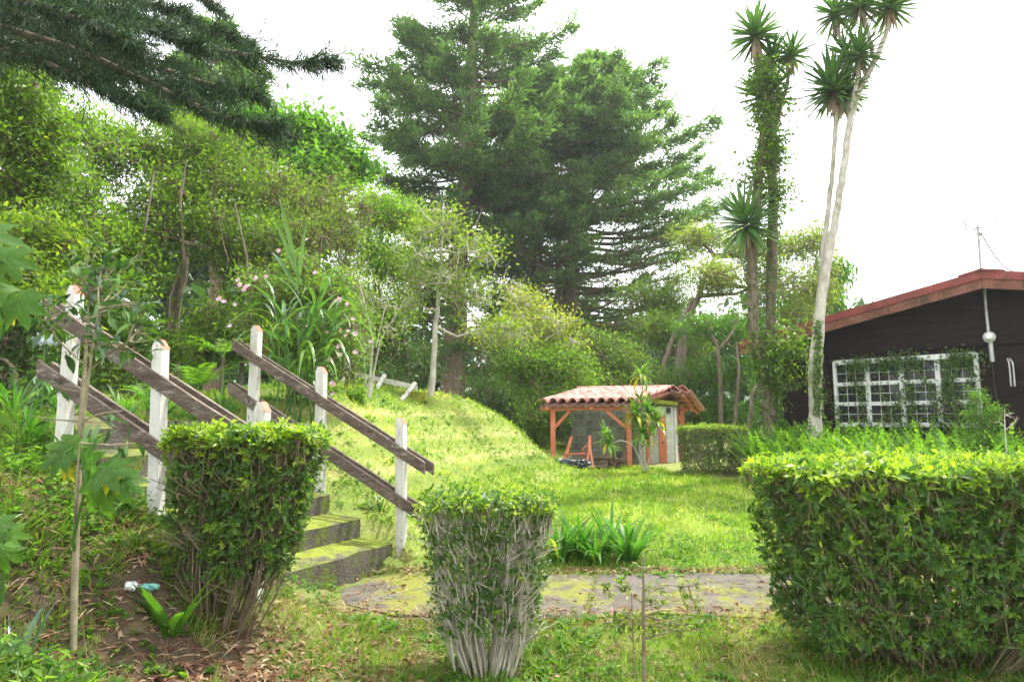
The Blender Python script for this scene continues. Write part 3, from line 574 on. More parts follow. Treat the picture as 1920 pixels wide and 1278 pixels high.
facade_poly('ridge_cap', [(ta-.35, roofz(ta-.35)+.014), (ta, za+.014), (ta+.35, roofz(ta+.35)+.014), (ta+.35, roofz(ta+.35)+.04), (ta, za+.05), (ta-.35, roofz(ta-.35)+.04)], -bk, bk+OV+.06, M['redmetal'], house)
tv, _ = hp(1562, 640); facade_poly('corner_trim', [(tv, .3), (tv+.05, .3), (tv+.05, hp(1562, 618)[1]), (tv, hp(1562, 618)[1])], .06, .025, M['siding'], house)
# window: four columns, three rows
(t0, zt0), (t1, zt1) = hp(1568, 683), hp(1830, 667); _, zb0 = hp(1843, 796); t1b, _ = hp(1843, 796)
zt = (zt0+zt1)/2; t1 = (t1+t1b)/2; zb = zb0; FW = .05
cols = np.linspace(t0, t1, 5); rows = [zb, zb+(zt-zb)*.33, zb+(zt-zb)*.655, zt]
def fbar(g, ta_, tb2, za_, zb2, off, th):
    c = hw((ta_+tb2)/2, (za_+zb2)/2, off+th/2); g.box(c, np.array([*hd, 0])*(tb2-ta_)/2, np.array([*hn, 0])*th/2, (0, 0, (zb2-za_)/2))
g = G()
for x in (cols[0], cols[-1]): fbar(g, x-FW*.7, x+FW*.7, zb-FW, zt+FW, .03, .10)
fbar(g, t0, t1, zt-.035, zt+.07, .031, .105); fbar(g, t0, t1, zb-.05, zb+.04, .031, .115)
for x in cols[1:-1]: fbar(g, x-.045, x+.045, zb, zt, .032, .08)
for zz in rows[1:-1]: fbar(g, t0, t1, zz-.04, zz+.04, .03, .085)
win = bevel(g.build('window', M['winwhite'], house), .006)
win['label'] = 'white framed window of twelve small lattice casements'
for i in range(4):
    for j in range(3):
        a, b, c_, d_ = cols[i]+.045, cols[i+1]-.045, rows[j]+.04, rows[j+1]-.04
        g = G(); fbar(g, a, b, c_, d_, .075, .004); g.build('pane', M['glass'], win)
        g = G()
        for f in (1/3, 2/3): fbar(g, a+(b-a)*f-.0045, a+(b-a)*f+.0045, c_, d_, .084, .012)
        fbar(g, a, b, (c_+d_)/2-.006, (c_+d_)/2+.006, .086, .012)
        g.build('muntin', M['winwhite'], win)
        if j < 2 or i == 0:
            g = G(); ww = (b-a)
            for s_ in range(8): fbar(g, a+ww*s_/8, a+ww*(s_+1)/8-.002, c_, d_, .036+.01*(s_ % 2), .008)
            g.build('curtain', M['curtain'], win)
# conduit, meter, pipes, antenna
def hpt(px, py, off): t, z = hp(px, py, off); return hw(t, z, off)
thingtube('conduit', house, [hpt(1846, 541, .12), hpt(1850, 590, .12), hpt(1854, 628, .12)], .028, M['metal'], 8)
thingtube('conduit', house, [hpt(1857, 640, .12), hpt(1859, 660, .12), hpt(1861, 678, .12)], .042, M['metal'], 8)
thingtube('cable', house, [hpt(1861, 680, .09), hpt(1864, 720, .09), hpt(1872, 760, .09), hpt(1876, 810, .09)], .012, M['cable'], 5)
mc = hpt(1856, 632, .14); g = G(); a = np.array([*hn, 0])
g.tube([mc, mc+a*.05], [.10, .10], 20); mt = g.build('meter_ring', M['metal'], house, False)
g = G(); g.tube([mc+a*.052, mc+a*.10, mc+a*.13], [.078, .07, .035], 20); mg = g.build('meter_dome', M['winwhite'], mt, True)
for dx in (0, 7):
    thingtube('vent_pipe', house, [hpt(1889+dx*.6, 672, .10), hpt(1892+dx, 680, .16), hpt(1894+dx, 700, .16), hpt(1896+dx, 724, .16)], .016, M['metal'], 6)
ant = empty('roof_antenna', hw(ta, za), 'thin grey antenna mast with two curved arms on the roof ridge', 'antenna')
thingtube('mast', ant, [hpt(1840, 513, 0), hpt(1837, 470, 0), hpt(1833, 421, 0)], .022, M['metal'], 6)
thingtube('arm', ant, [hpt(1833, 424, 0), hpt(1824, 434, 0), hpt(1813, 430, 0), hpt(1807, 410, 0)], .014, M['metal'], 5)
thingtube('arm', ant, [hpt(1836, 426, 0), hpt(1845, 432, 0), hpt(1858, 424, 0), hpt(1874, 408, 0)], .014, M['metal'], 5)
g = G(); V, F = lump(hpt(1839, 438, 0), (.035, .035, .04), 4, 10, 6, .05); g.add(V, F); g.build('insulator', M['metal'], ant, True)
g = G(); pts = [hpt(1841, 440, 0)*(1-t)+hpt(1899, 509, 0)*t+np.array([0, 0, -.12*4*t*(1-t)]) for t in np.linspace(0, 1, 9)]; g.tube(pts, .010, 4); g.build('guy_wire', M['cable'], ant)
# ------------------------------------------------------------------ grass, litter
def patch(x, y, k=0): return .5+.25*np.sin(x*1.7+k)*np.cos(y*1.3+2*k)+.25*np.sin(x*4.1+y*2.7+k*3)*np.cos(y*3.7-x*1.1)
def in_path(x, y, m=0.): return (x > PATH[0]+m) & (y > PATH[2]+m) & (y < PATH[3]-m)
def in_stairs(x, y):
    q = np.stack([x-f1_[0], y-f1_[1]], -1); nrm = np.array([-.9, .43]); t = q @ nrm; s_ = q @ e
    return (t > -.03) & (t < 2.9) & (y > 5.35+.46*t) & (y < 7.62+.12*t)
def samp(n, r0, r1, a0=-50, a1=50, pw=1.0):
    r = r0+(r1-r0)*rng.random(n)**pw; a = np.radians(a0+(a1-a0)*rng.random(n)); return r*np.sin(a), r*np.cos(a), r
def grass(n, r0, r1, keep, hgt, wid, var_fn, g, lean=.5, a0=-50, a1=50, pw=1.0):
    x, y, r = samp(n, r0, r1, a0, a1, pw); k = keep(x, y) & ~in_path(x, y, .02) & ~in_stairs(x, y); x, y, r = x[k], y[k], r[k]; m = len(x)
    tuft = (patch(x*3.1, y*2.7, 7) > .62) & (rng.random(m) < .5); ga = rng.random(m) < .35
    x = np.where(ga, np.round(x*9)/9+rng.normal(size=m)*.018, x); y = np.where(ga, np.round(y*7)/7+rng.normal(size=m)*.018, y)
    z = H(x, y)-.01; D = np.stack([rng.normal(size=m)*lean, rng.normal(size=m)*lean, np.ones(m)], 1); N = rvec(m); N[:, 2] *= .3
    h = hgt*(.45+rng.random(m)**1.5)*(1+.25*patch(x*1.3, y*1.3, 4))*(1+.7*tuft); w_ = wid*1.35*np.clip(r/7, .8, 4)*(1+.4*tuft)
    g.leaves(np.stack([x, y, z], 1), D, N, h, w_, var_fn(x, y, m), fold=.1, mid=.35)
bank = lambda x, y: (x < -1.9-.12*(y-5)) & (y < 7.0)
mound = lambda x, y: (H(x, y) > .62) & (y > 7)
lawn_ok = lambda x, y: (y > 7.0) & (x < 8)
dryv = lambda b, s_: (lambda x, y, m: np.clip(b + s_*(patch(x, y, 1.5)-.5)*1.3 + s_*(patch(x*3.3, y*3.1, .7)-.5)*1.0 + rng.normal(size=m)*.26, 0, 1))
g = G()
grass(135000, 7, 19, lambda x, y: lawn_ok(x, y) & ~mound(x, y) & (x-4.3 < (12.6-y)*.55+.5), .065, .0065, dryv(.38, .5), g, .55, -12, 34, .8)
g.build('lawn_grass', M['lawn'], kind='stuff')
g = G()
grass(95000, 7, 24, mound, .075, .007, dryv(.52, .8), g, .85, -50, 5, .8)
g.build('mound_grass', M['lawn'], kind='stuff')
g = G(); x, y, r = samp(5200, 7, 19, -30, 32, .8); k = (patch(x*2.3, y*2.1, 9) > .6) & ~in_stairs(x, y) & (lawn_ok(x, y) & (x-4.3 < (12.6-y)*.55+.4)); x, y = x[k], y[k]
for q in range(5):
    m = len(x); a = rng.random(m)*2*PI; D = np.stack([np.cos(a), np.sin(a), .3+rng.random(m)*.6], 1)
    g.leaves(np.stack([x+rng.normal(size=m)*.012, y, H(x, y)+.01], 1), D, np.tile([0, 0, 1.], (m, 1)), .05+rng.random(m)*.06, .028+rng.random(m)*.02, rng.random(m)*.8)
g.build('lawn_weeds', M['fern'], kind='stuff')
mulch = lambda x, y: np.hypot((x+1.95)*.8, (y-4.05)*1.1) < .42+.2*np.sin(x*9+y*5)
front = lambda x, y: ~mulch(x, y) & (y < 5.7) & (x > -2.4+.25*(5-y)) & (patch(x*1.2, y*1.5, 3)+rng.random(len(x))*.6 > .36)
g = G(); grass(110000, 2.6, 7.2, front, .06, .0075, dryv(.42, .6), g, .8, -40, 46)
grass(95000, 2.4, 9, lambda x, y: bank(x, y) & ~mulch(x, y) & (patch(x*2, y*2, 5)+rng.random(len(x))*.6 > .50), .085, .008, dryv(.3, .4), g, .9, -52, -12)
g.build('rough_grass', M['wildgrass'], kind='stuff')
# low broad-leaved weeds
g = G(); x, y, r = samp(9000, 2.6, 9, -50, 45); k = ~in_path(x, y, .05) & ~in_stairs(x, y) & (patch(x*1.5, y*1.5, 8) > .5); x, y = x[k], y[k]
for q in range(5):
    m = len(x); a = rng.random(m)*2*PI; D = np.stack([np.cos(a), np.sin(a), .35+rng.random(m)*.7], 1)
    g.leaves(np.stack([x+rng.normal(size=m)*.01, y, H(x, y)+.01+rng.random(m)*.03], 1), D, np.tile([0, 0, 1.], (m, 1)), .03+rng.random(m)*.035, .02+rng.random(m)*.012, rng.random(m)*.7)
g.build('ground_weeds', M['fern'], kind='stuff')
g = G(); n = 3600; x, y, r = samp(n, 2.6, 8.5, -52, -14); k = bank(x, y) & ~in_stairs(x, y) & (patch(x*1.9, y*1.7, 2) > .42) & (np.hypot(x+1.9, y-4.) > .75); x, y = x[k], y[k]; m = len(x); gt = G()
hh = .04+.20*rng.random(m)**1.6; P = np.stack([x, y, H(x, y)], 1); Tp = P+np.stack([rng.normal(size=m)*.04, rng.normal(size=m)*.04, hh], 1); gt.twigs(P, Tp, .002, .001, .5)
for q in range(6):
    f = .4+.6*rng.random(m); a = rng.random(m)*2*PI; D = np.stack([np.cos(a), np.sin(a), .5*rng.normal(size=m)+.1], 1)
    g.leaves(P+(Tp-P)*f[:, None], D, np.tile([0, 0, 1.], (m, 1))+rvec(m)*.3, .035+.05*rng.random(m), .018+.022*rng.random(m), rng.random(m)*.9)
g.build('bank_undergrowth', M['bright'], kind='stuff'); gt.build('undergrowth_stems', M['cane'], kind='stuff')
# dead leaves and needles
g = G(); x, y, r = samp(95000, 2.5, 10, -52, 46)
d1 = np.hypot((x+1.9)*.8, (y-4.0)*1.1); edge = np.minimum(np.abs(y-5.6), np.abs(y-7.33))
pr = .10 + 1.3*np.exp(-(d1/.85)**2) + .8*np.exp(-(edge/.18)**2)*(x > -2) + .9*bank(x, y)*(patch(x*2, y*2, 5) < .68) + .25*(patch(x*1.2, y*1.5, 3) < .4)*(y < 5.4)
pr = np.where(in_path(x, y, .12), .035+.14*np.exp(-((x+1.25)/.3)**2), pr); pr = np.where(y > 7.5, .03, pr)
k = (rng.random(len(x)) < pr) & ~in_stairs(x, y); x, y = x[k], y[k]; m = len(x)
a = rng.random(m)*2*PI; D = np.stack([np.cos(a), np.sin(a), rng.normal(size=m)*.25], 1); N = np.tile([0, 0, 1.], (m, 1))+rng.normal(size=(m, 3))*.4
need = rng.random(m) < np.where(bank(x, y), .7, .45)
g.leaves(np.stack([x, y, H(x, y)+.005+rng.random(m)*.02+np.where(in_path(x, y), .045, 0)], 1), D, N, np.where(need, .08+rng.random(m)*.12, .035+rng.random(m)*.045), np.where(need, .007, .02+rng.random(m)*.015), rng.random(m), .25)
g.build('leaf_litter', M['dry'], kind='stuff')
g = G(); x, y, r = samp(260, 2.8, 9, -50, 40); k = ~in_stairs(x, y); x, y = x[k], y[k]; m = len(x); a = rng.random(m)*PI; L = .08+rng.random(m)*.3
P0 = np.stack([x, y, H(x, y)+.02], 1); x2 = x+np.cos(a)*L; y2 = y+np.sin(a)*L; P1 = np.stack([x2, y2, H(x2, y2)+.02+rng.random(m)*.02], 1); g.twigs(P0, P1, .0035, .002, rng.random(m), .06)
g.build('fallen_twigs', M['twig'], kind='stuff')

# ------------------------------------------------------------------ leaf pieces that are separate parts
def blade(name, mat, L, W, droop, segs=6, var=.4, elev=0., fold=.12):   # along +Y, curving down towards -Z
    g = G(); p = np.zeros(3); V = []
    for i in range(segs+1):
        t = i/segs; wf = min(1, .45+t*2.2)*(1-max(0, (t-.35)/.65)**1.9*.97); a = elev-droop*t
        V += [p+np.array([-W*wf/2, 0, W*wf*fold]), p.copy(), p+np.array([W*wf/2, 0, W*wf*fold])]; p = p + np.array([0, math.cos(a), math.sin(a)])*L/segs
    F = []
    for i in range(segs): o = 3*i; F += [[o, o+1, o+4, o+3], [o+1, o+2, o+5, o+4]]
    g.add(V, F, var); return g.mesh(name, mat, True)
def ovate(name, mat, L, W, var=.4, curl=.25):
    g = G(); V = []; ws = [0.05, .62, 1, .9, .55, 0.02]
    for i, wf in enumerate(ws):
        t = i/5; z = -curl*L*t*t; V += [(-W*wf/2, L*t, z+W*wf*.16), (0, L*t, z), (W*wf/2, L*t, z+W*wf*.16)]
    F = []
    for i in range(5): o = 3*i; F += [[o, o+1, o+4, o+3], [o+1, o+2, o+5, o+4]]
    g.add(V, F, var); return g.mesh(name, mat, True)
def lobedmesh(name, mat, R, var, droop=.35, seed=0):
    rg = np.random.default_rng(seed); g = G(); pts = []
    lobes = [(-2.35, .55), (-1.5, .8), (-.72, .95), (0, 1.05), (.72, .95), (1.5, .8), (2.35, .55)]
    for i, (a, r) in enumerate(lobes):
        if i: am = (lobes[i-1][0]+a)/2; pts.append((am, .5+rg.normal()*.03))
        pts += [(a-.19, r*.78), (a-.09, r*.86), (a, r*(1+rg.normal()*.04)), (a+.09, r*.84), (a+.2, r*.76)]
    pts = [(-2.9, .32)]+pts+[(2.9, .32)]
    mid = [(a, r*.5) for a, r in pts]; V = [(0, 0, 0)]
    def z(a, r): return -droop*r*r + .07*r*math.cos(a*4.2)
    for ring in (mid, pts): V += [(R*r*math.sin(a), R*r*math.cos(a)+R*.0, R*z(a, r)) for a, r in ring]
    n = len(pts); g.add(V, [[0, 1+i, 2+i] for i in range(n-1)], var); g.add(V, [[1+i, n+1+i, n+2+i, 2+i] for i in range(n-1)], var)
    return g.mesh(name, mat, True)

# ------------------------------------------------------------------ clipped azalea hedges
oleaf = [ovate('leaf', M['hedge'], 1, .38, v, .2) for v in (.1, .3, .5, .95)]
def hedge(name, label, c, top, bot, z1, nros, nstem, leafL=.048, nparts=300, top_frac=.4, yellow=.9, tw='twig', rag=.02, inner=.25, cat='hedge', sparse=0., grp=None, sidegreen=.5, tmin=.04, sr=.009, bo=(0, 0), bf=.6):
    cx, cy = c; z0 = Hs(cx, cy)-.03; root = empty(name, (cx, cy, z0), label, cat, grp)
    hgt = z1-z0
    def dims(t): f = np.clip(t, 0, 1)**.75; return bot[0]+(top[0]-bot[0])*f, bot[1]+(top[1]-bot[1])*f
    gs = G()                                   # stems fan out of the base
    n = nstem; a = rng.random(n)*2*PI; rr = np.sqrt(rng.random(n))
    pb = np.stack([cx+bo[0]+np.cos(a)*rr*bot[0]*bf, cy+bo[1]+np.sin(a)*rr*bot[1]*bf, np.full(n, z0-.03)], 1)
    ux = np.sign(np.cos(a))*np.abs(np.cos(a))**.6*rr**.7; uy = np.sign(np.sin(a))*np.abs(np.sin(a))**.6*rr**.7
    nodes = [pb]
    for i, t in enumerate((.22, .45, .68, .9)):
        dx, dy = dims(t); nodes.append(np.stack([cx+bo[0]*(1-t)**1.2+ux*dx*.9+rng.normal(size=n)*.02, cy+uy*dy*.9+rng.normal(size=n)*.02, np.full(n, z0+hgt*t)+rng.normal(size=n)*.03], 1))
    rs = sr*(.6+rng.random(n)*.9)
    for i in range(4): gs.twigs(nodes[i], nodes[i+1], rs*(1-.2*i), rs*(.8-.2*i), rng.random(n), .03, 5)
    for rep in range(4):                       # side branches
        k = rng.integers(1, 4, n); P = np.stack([nodes[kk][i] for i, kk in enumerate(k)]); Dv = unit(np.stack([ux+rng.normal(size=n)*.6, uy+rng.normal(size=n)*.6, .6+rng.random(n)], 1)); L = .1+rng.random(n)*.2
        gs.twigs(P, P+Dv*L[:, None], .005, .002, rng.random(n), .08)
    # rosettes
    nt_ = int(nros*top_frac); ns_ = nros-nt_
    u = rng.uniform(-1, 1, nt_); v = rng.uniform(-1, 1, nt_); dx, dy = dims(1.)
    Pt = np.stack([cx+u*dx, cy+v*dy, z1 - np.abs(rng.normal(size=nt_))*.045 + .05*(rng.random(nt_) < .06) - .03*(u**4+v**4) + rag*np.sin(u*9+1)*np.cos(v*7)], 1); Nt = np.stack([u**5*.6+rng.normal(size=nt_)*.35, v**5*.6+rng.normal(size=nt_)*.35, np.ones(nt_)], 1)
    t = 1-rng.random(ns_)**1.25*(1-sparse); t = np.clip(tmin+(1-tmin)*t, .04, .99); ang = rng.random(ns_)*2*PI; ca, sa = np.cos(ang), np.sin(ang)
    sq = 1/np.maximum(np.abs(ca), np.abs(sa))**.75; dep = np.where(rng.random(ns_) < inner, rng.random(ns_)*.7+.2, 1.02-np.abs(rng.normal(size=ns_))*.11-.05*np.sin(ang*7+t*9))
    dx, dy = dims(t); Ps = np.stack([cx+bo[0]*(1-t)**1.2+ca*sq*dx*dep, cy+sa*sq*dy*dep, z0+hgt*t], 1)+rng.normal(size=(ns_, 3))*.015; Ns = np.stack([ca, sa, .5+rng.normal(size=ns_)*.4], 1)+rng.normal(size=(ns_, 3))*.3
    P = np.concatenate([Pt, Ps]); Nn = unit(np.concatenate([Nt, Ns])); tt = np.concatenate([np.ones(nt_), t])
    young = np.concatenate([rng.random(nt_) < yellow, rng.random(ns_) < .06+.35*(t > .88)])
    gs.twigs(P-Nn*.10+rng.normal(size=P.shape)*.02-np.array([0, 0, .03]), P, .0028, .0018, rng.random(len(P)))
    gs.build('stem_tangle', M[tw], root, kind='stuff')
    LP, LD, LN, LL, LV = [], [], [], [], []
    for q in range(7):
        T = unit(np.cross(Nn, rvec(len(P)))); D = T*(.55+.5*rng.random(len(P)))[:, None] + Nn*(.5+rng.normal(size=len(P))*.3)[:, None]
        LP.append(P+rng.normal(size=P.shape)*.006); LD.append(unit(D)); LN.append(Nn); LL.append(leafL*(.4+.95*rng.random(len(P))))
        LV.append(np.where(young, .62+.38*rng.random(len(P)), rng.random(len(P))*sidegreen))
    LP, LD, LN, LL, LV = map(np.concatenate, (LP, LD, LN, LL, LV))
    dist = np.hypot(LP[:, 0], LP[:, 1]) - LL*6 - .15*(LP[:, 2] > z1-.06); idx = np.argsort(dist)[:nparts]
    for i in idx:
        o = inst('leaf', oleaf[min(3, int(LV[i]*4))], root, frame_mat(LP[i], LD[i], LN[i]+1e-3, LL[i]*1.15))
    k = np.ones(len(LP), bool); k[idx] = False
    kd = rng.choice(len(LP), len(LP)//45); gd = G(); gd.leaves(LP[kd]-Nn[kd % len(Nn)]*.03, rvec(len(kd)), rvec(len(kd)), LL[kd], LL[kd]*.4, rng.random(len(kd))); gd.build('dead_leaves', M['dry'], root, kind='stuff')
    gl = G(); gl.leaves(LP[k], LD[k], LN[k], LL[k], LL[k]*.40, LV[k]); gl.build('foliage', M['hedge'], root, kind='stuff')
    return root
hedge('clipped_hedge', 'large square clipped azalea hedge with yellow-green top in the right foreground', (2.86, 4.68), (1.12, .60), (.96, .50), 1.28, 8200, 120, .052, inner=.35, top_frac=.30, sparse=.1, tmin=.06, nparts=300, sidegreen=.7, rag=.03)
hedge('clipped_hedge', 'small funnel-shaped clipped azalea bush with bare pale stems in front of the path', (-.16, 4.62), (.43, .30), (.22, .15), 1.06, 2000, 120, .040, bf=.85, sr=.0065, sidegreen=.7, top_frac=.34, tw='greytwig', inner=.35, yellow=.5, sparse=.25)
hedge('clipped_hedge', 'clipped azalea hedge with yellow-green top at the foot of the near railing', (-1.74, 4.58), (.47, .26), (.27, .16), 1.49, 3300, 70, .046, bo=(-.13, 0), bf=.7, top_frac=.33, inner=.35, yellow=.9, sparse=.2, tmin=.13, rag=.035, sr=.006, sidegreen=.7)
hedge('clipped_hedge', 'dark green box hedge with yellow top standing between shed and fern bed', tuple(at(1334, 850, 14.6)[:2]), (.62, .55), (.58, .5), 1.46, 3600, 30, .036, top_frac=.35, inner=.2, nparts=0, sidegreen=.55)

# ------------------------------------------------------------------ generic trees and shrubs
def crown(gl, gt, lobes, dens, leafL, leafW, var=(0, .8), per=9, spread=.16, droop=.2, shell=.45, src=None, twr=.006, tilt=.6, split=True):
    subs = []
    for lb in lobes:
        px, py, rx, ry, D = lb[:5]; rd = lb[5] if len(lb) > 5 else (rx+ry)/2*D/FOC*.9
        if split and rx*D/FOC > .35:
            for q in range(9):
                u = rvec(1)[0]*rng.random()**.35*.8; f = .30+.26*rng.random()
                subs.append((px+u[0]*rx, py-u[2]*ry, rx*f*1.15, ry*f, D+u[1]*rd, rd*f))
            subs.append((px, py, rx*.6, ry*.6, D, rd*.6))
        else: subs.append((px, py, rx, ry, D, rd))
    for lb in subs:
        px, py, rx, ry, D = lb[:5]; c = at(px, py, D); R = np.array([rx*D/FOC, (lb[5] if len(lb) > 5 else (rx+ry)/2*D/FOC*.9), ry*D/FOC])
        area = 4*PI*((R[0]*R[2]+R[0]*R[1]+R[1]*R[2])/3); n = max(6, int(area*dens*(.56 if split else 1)))
        d = rvec(n); bump = 1+.22*np.sin(d[:, 0]*5+px)*np.sin(d[:, 2]*6+py)+.1*rng.normal(size=n); rad = (shell+(1-shell)*rng.random(n)**.55)*bump
        P = c + d*R*rad[:, None]
        s0 = c if src is None else src
        st = P - unit(P-c+[0, 0, .3])*np.minimum(.5, R.mean()*.5)*(.6+.6*rng.random(n))[:, None]+rng.normal(size=(n, 3))*.05
        kk = rng.random(n) < .6; gt.twigs(st[kk], P[kk], twr*.8, twr*.3, rng.random(kk.sum()))
        k = rng.random(n) < .22; gt.twigs(np.broadcast_to(c, P.shape)[k]+rng.normal(size=(k.sum(), 3))*R*.12, st[k], twr*2.2, twr, rng.random(k.sum()), .1, 4)
        lp = np.repeat(P, per, 0)+rng.normal(size=(n*per, 3))*spread*np.array([1, 1, .7]); m = len(lp)
        D_ = unit(np.repeat(d, per, 0)*.7+rvec(m)-np.array([0, 0, droop])); N = np.array([0, 0, 1.])+rvec(m)*tilt
        cl = np.repeat(rng.random(n)*.5, per); v = var[0]+(var[1]-var[0])*np.clip(cl+rng.random(m)*.55, 0, 1)
        gl.leaves(lp, D_, N, leafL*(lf := .45+1.05*rng.random(m)**1.6), leafW*lf*(.8+.4*rng.random(m)), v)
def tree(name, label, cat, trunks, lobes, leaf, bark='bark', dens=40, leafL=.07, leafW=.035, group=None, limbs=True, **kw):
    b = at(*trunks[0][0][:3]); zb = Hs(b[0], b[1])-.1; root = empty(name, (b[0], b[1], zb), label, cat, group); gt = G(); gb = G(); gl = G()
    tops = []
    for tk in trunks:
        pts = [at(*q[:3]) for q in tk]; rad = [q[3] for q in tk]
        if tk is trunks[0] or len(tk[0]) > 4: pts[0] = np.array([pts[0][0], pts[0][1], Hs(pts[0][0], pts[0][1])-.15])
        P = []; R = []
        for i in range(len(pts)-1):
            for t in np.linspace(0, 1, 5)[:-1]: P.append(pts[i]*(1-t)+pts[i+1]*t+rng.normal(size=3)*rad[i]*.18); R.append((rad[i]*(1-t)+rad[i+1]*t)*(1+rng.normal()*.04))
        P.append(pts[-1]); R.append(rad[-1]); gb.tube(P, R, 9); tops.append(np.array(P[len(P)//3:]))
    allp = np.concatenate(tops)
    if limbs:
        for lb in lobes:
            c = at(*lb[:2], lb[4]); dd = np.linalg.norm((allp-c)*[1, 1, 1.0], axis=1)+np.maximum(0, allp[:, 2]-c[2])*1.5; p = allp[np.argmin(dd)]
            L = np.linalg.norm(c-p); md = (p+c)/2+np.array([0, 0, -.08*L])+rng.normal(size=3)*L*.06; gb.tube([p, (p+md)/2+rng.normal(size=3)*L*.02, md, (md+c)/2+rng.normal(size=3)*L*.03, c], np.linspace(trunks[0][0][3]*.42, .012, 5), 6)
    if limbs:
        gp = G()
        for lb in lobes:
            px, py, rx, ry, D = lb[:5]
            for q in range(5):
                a = at(px+rng.normal()*rx*.35, py+ry*(.2+.5*rng.random()), D); b2 = at(px+rng.uniform(-1, 1)*rx, py-ry*rng.uniform(-.1, 1.15), D)
                r_ = rx*D/FOC; a[1] -= r_*rng.uniform(-.3, .8); b2[1] -= r_*rng.uniform(-.3, .9); md = (a+b2)/2+rng.normal(size=3)*r_*.12
                gp.tube([a, (a+md)/2+rng.normal(size=3)*r_*.03, md, (md+b2)/2+rng.normal(size=3)*r_*.04, b2], np.linspace(.009, .003, 5)*max(1, D/12), 4, rng.random(), cap=False)
        gp.build('branches', M['greytwig' if bark == 'palebark' else 'twig'], root, kind='stuff')
    gb.build('trunk', M[bark], root, True)
    crown(gl, gt, lobes, dens, leafL, leafW, **kw)
    gt.build('twigs', M['twig' if bark != 'palebark' else 'greytwig'], root, kind='stuff'); gl.build('crown', M[leaf], root, kind='stuff')
    return root
GB = 'trees and shrubs of the wooded bank'
tree('broadleaf_tree', 'tall small-leaved tree with thin grey trunk, tallest over the left railing', 'tree', [[(325, 720, 13.5, .13), (330, 560, 13.5, .11), (362, 400, 13.5, .08), (372, 250, 13.5, .04)], [(330, 600, 12.2, .04), (345, 480, 11.6, .03), (338, 380, 11.5, .02), (350, 300, 11.6, .01)], [(262, 560, 11.6, .03), (272, 430, 11.2, .022), (290, 320, 11.4, .01)], [(470, 600, 11.8, .03), (462, 480, 11.3, .022), (440, 380, 11.4, .01)]],
     [(350, 270, 110, 70, 13), (250, 300, 100, 80, 12.6), (430, 320, 90, 85, 12.8), (330, 390, 130, 90, 12.4), (430, 450, 100, 90, 12), (260, 480, 120, 90, 11.8)], 'small', dens=60, leafL=.082, leafW=.036)
tree('broadleaf_tree', 'small-leaved tree in the wooded bank beside the vine-covered trunk', 'tree', [[(165, 720, 12, .1), (170, 520, 12, .08), (180, 330, 12, .04)]],
     [(180, 260, 90, 80, 12.4), (140, 380, 90, 90, 11.8), (210, 470, 90, 80, 11.2), (100, 480, 90, 80, 11), (170, 570, 100, 70, 10.6)], 'fresh', dens=60, leafL=.078, leafW=.034)
tree('broadleaf_tree', 'thin twiggy tree with sparse yellow-green leaves behind the flowering bush', 'tree', [[(520, 720, 13, .07), (540, 560, 13, .06), (590, 400, 13, .03)]],
     [(520, 350, 70, 60, 13), (600, 380, 80, 70, 13.2), (560, 450, 90, 70, 12.6), (650, 440, 70, 80, 13), (500, 470, 70, 70, 12.2), (620, 520, 80, 50, 12.5)], 'lime', dens=60, leafL=.055, leafW=.026, var=(0, .6), twr=.009, per=7)
tree('broadleaf_tree', 'rounded bright green broad-leaved tree crown at the left, against the sky', 'tree', [[(590, 720, 19, .2), (590, 500, 19, .16), (580, 330, 19, .08)]],
     [(540, 235, 65, 48, 18.5), (610, 270, 70, 52, 18.5), (660, 310, 50, 40, 18.5), (470, 250, 55, 50, 18.5), (600, 330, 85, 50, 18), (540, 390, 80, 50, 18)], 'bright', dens=26, leafL=.19, leafW=.10, per=10, spread=.25)
tree('broadleaf_tree', 'mixed green tree between the bright round crown and the cypresses', 'tree', [[(700, 720, 17, .12), (705, 560, 17, .1), (715, 430, 17, .05)]],
     [(700, 400, 60, 55, 17), (760, 400, 55, 50, 17), (690, 480, 70, 60, 16.6), (750, 500, 60, 60, 16.6), (700, 580, 70, 60, 16.4)], 'fresh', dens=55, leafL=.08, leafW=.04)
tree('vine_covered_tree', 'brown trunk wrapped in broad-leaved vines at the far left edge', 'tree', [[(50, 720, 10.5, .17), (55, 400, 10.5, .15), (60, 230, 10.5, .13), (62, 60, 10.5, .1)]],
     [(50, 210, 70, 50, 10.3), (20, 260, 60, 50, 10), (75, 290, 50, 45, 10.2), (30, 170, 60, 35, 10), (90, 240, 40, 40, 10.2), (60, 340, 50, 40, 10.2), (10, 350, 50, 50, 10), (110, 320, 40, 40, 10.6), (-20, 120, 60, 50, 10)], 'small', dens=80, leafL=.08, leafW=.055, per=7, droop=.7, limbs=False)
tree('broadleaf_tree', 'yellow-green leafy shrub low at the left frame edge beyond the railing', 'shrub', [[(30, 760, 9.5, .06), (40, 600, 9.5, .04), (60, 480, 9.5, .02)]],
     [(40, 430, 70, 50, 9.5), (100, 470, 60, 50, 9.6), (20, 520, 60, 60, 9), (90, 580, 80, 60, 9)], 'small', dens=60, leafL=.10, leafW=.042, var=(.1, 1))
tree('white_trunk_tree', 'young tree with pale trunk and sparse yellow-green leaves standing on the mound crest', 'tree', [[(806, 745, 14.2, .085), (812, 690, 14.2, .065), (818, 610, 14.2, .055), (826, 500, 14.2, .035), (832, 380, 14.2, .015)]],
     [(830, 420, 75, 45, 14.2), (790, 470, 70, 50, 14), (880, 470, 65, 50, 14.2), (835, 520, 90, 50, 14), (900, 550, 70, 45, 14.2), (770, 560, 50, 45, 14), (930, 610, 80, 40, 14.6)], 'lime', 'palebark', dens=25, leafL=.075, leafW=.042, per=7, twr=.007, shell=.25, var=(.1, .75))
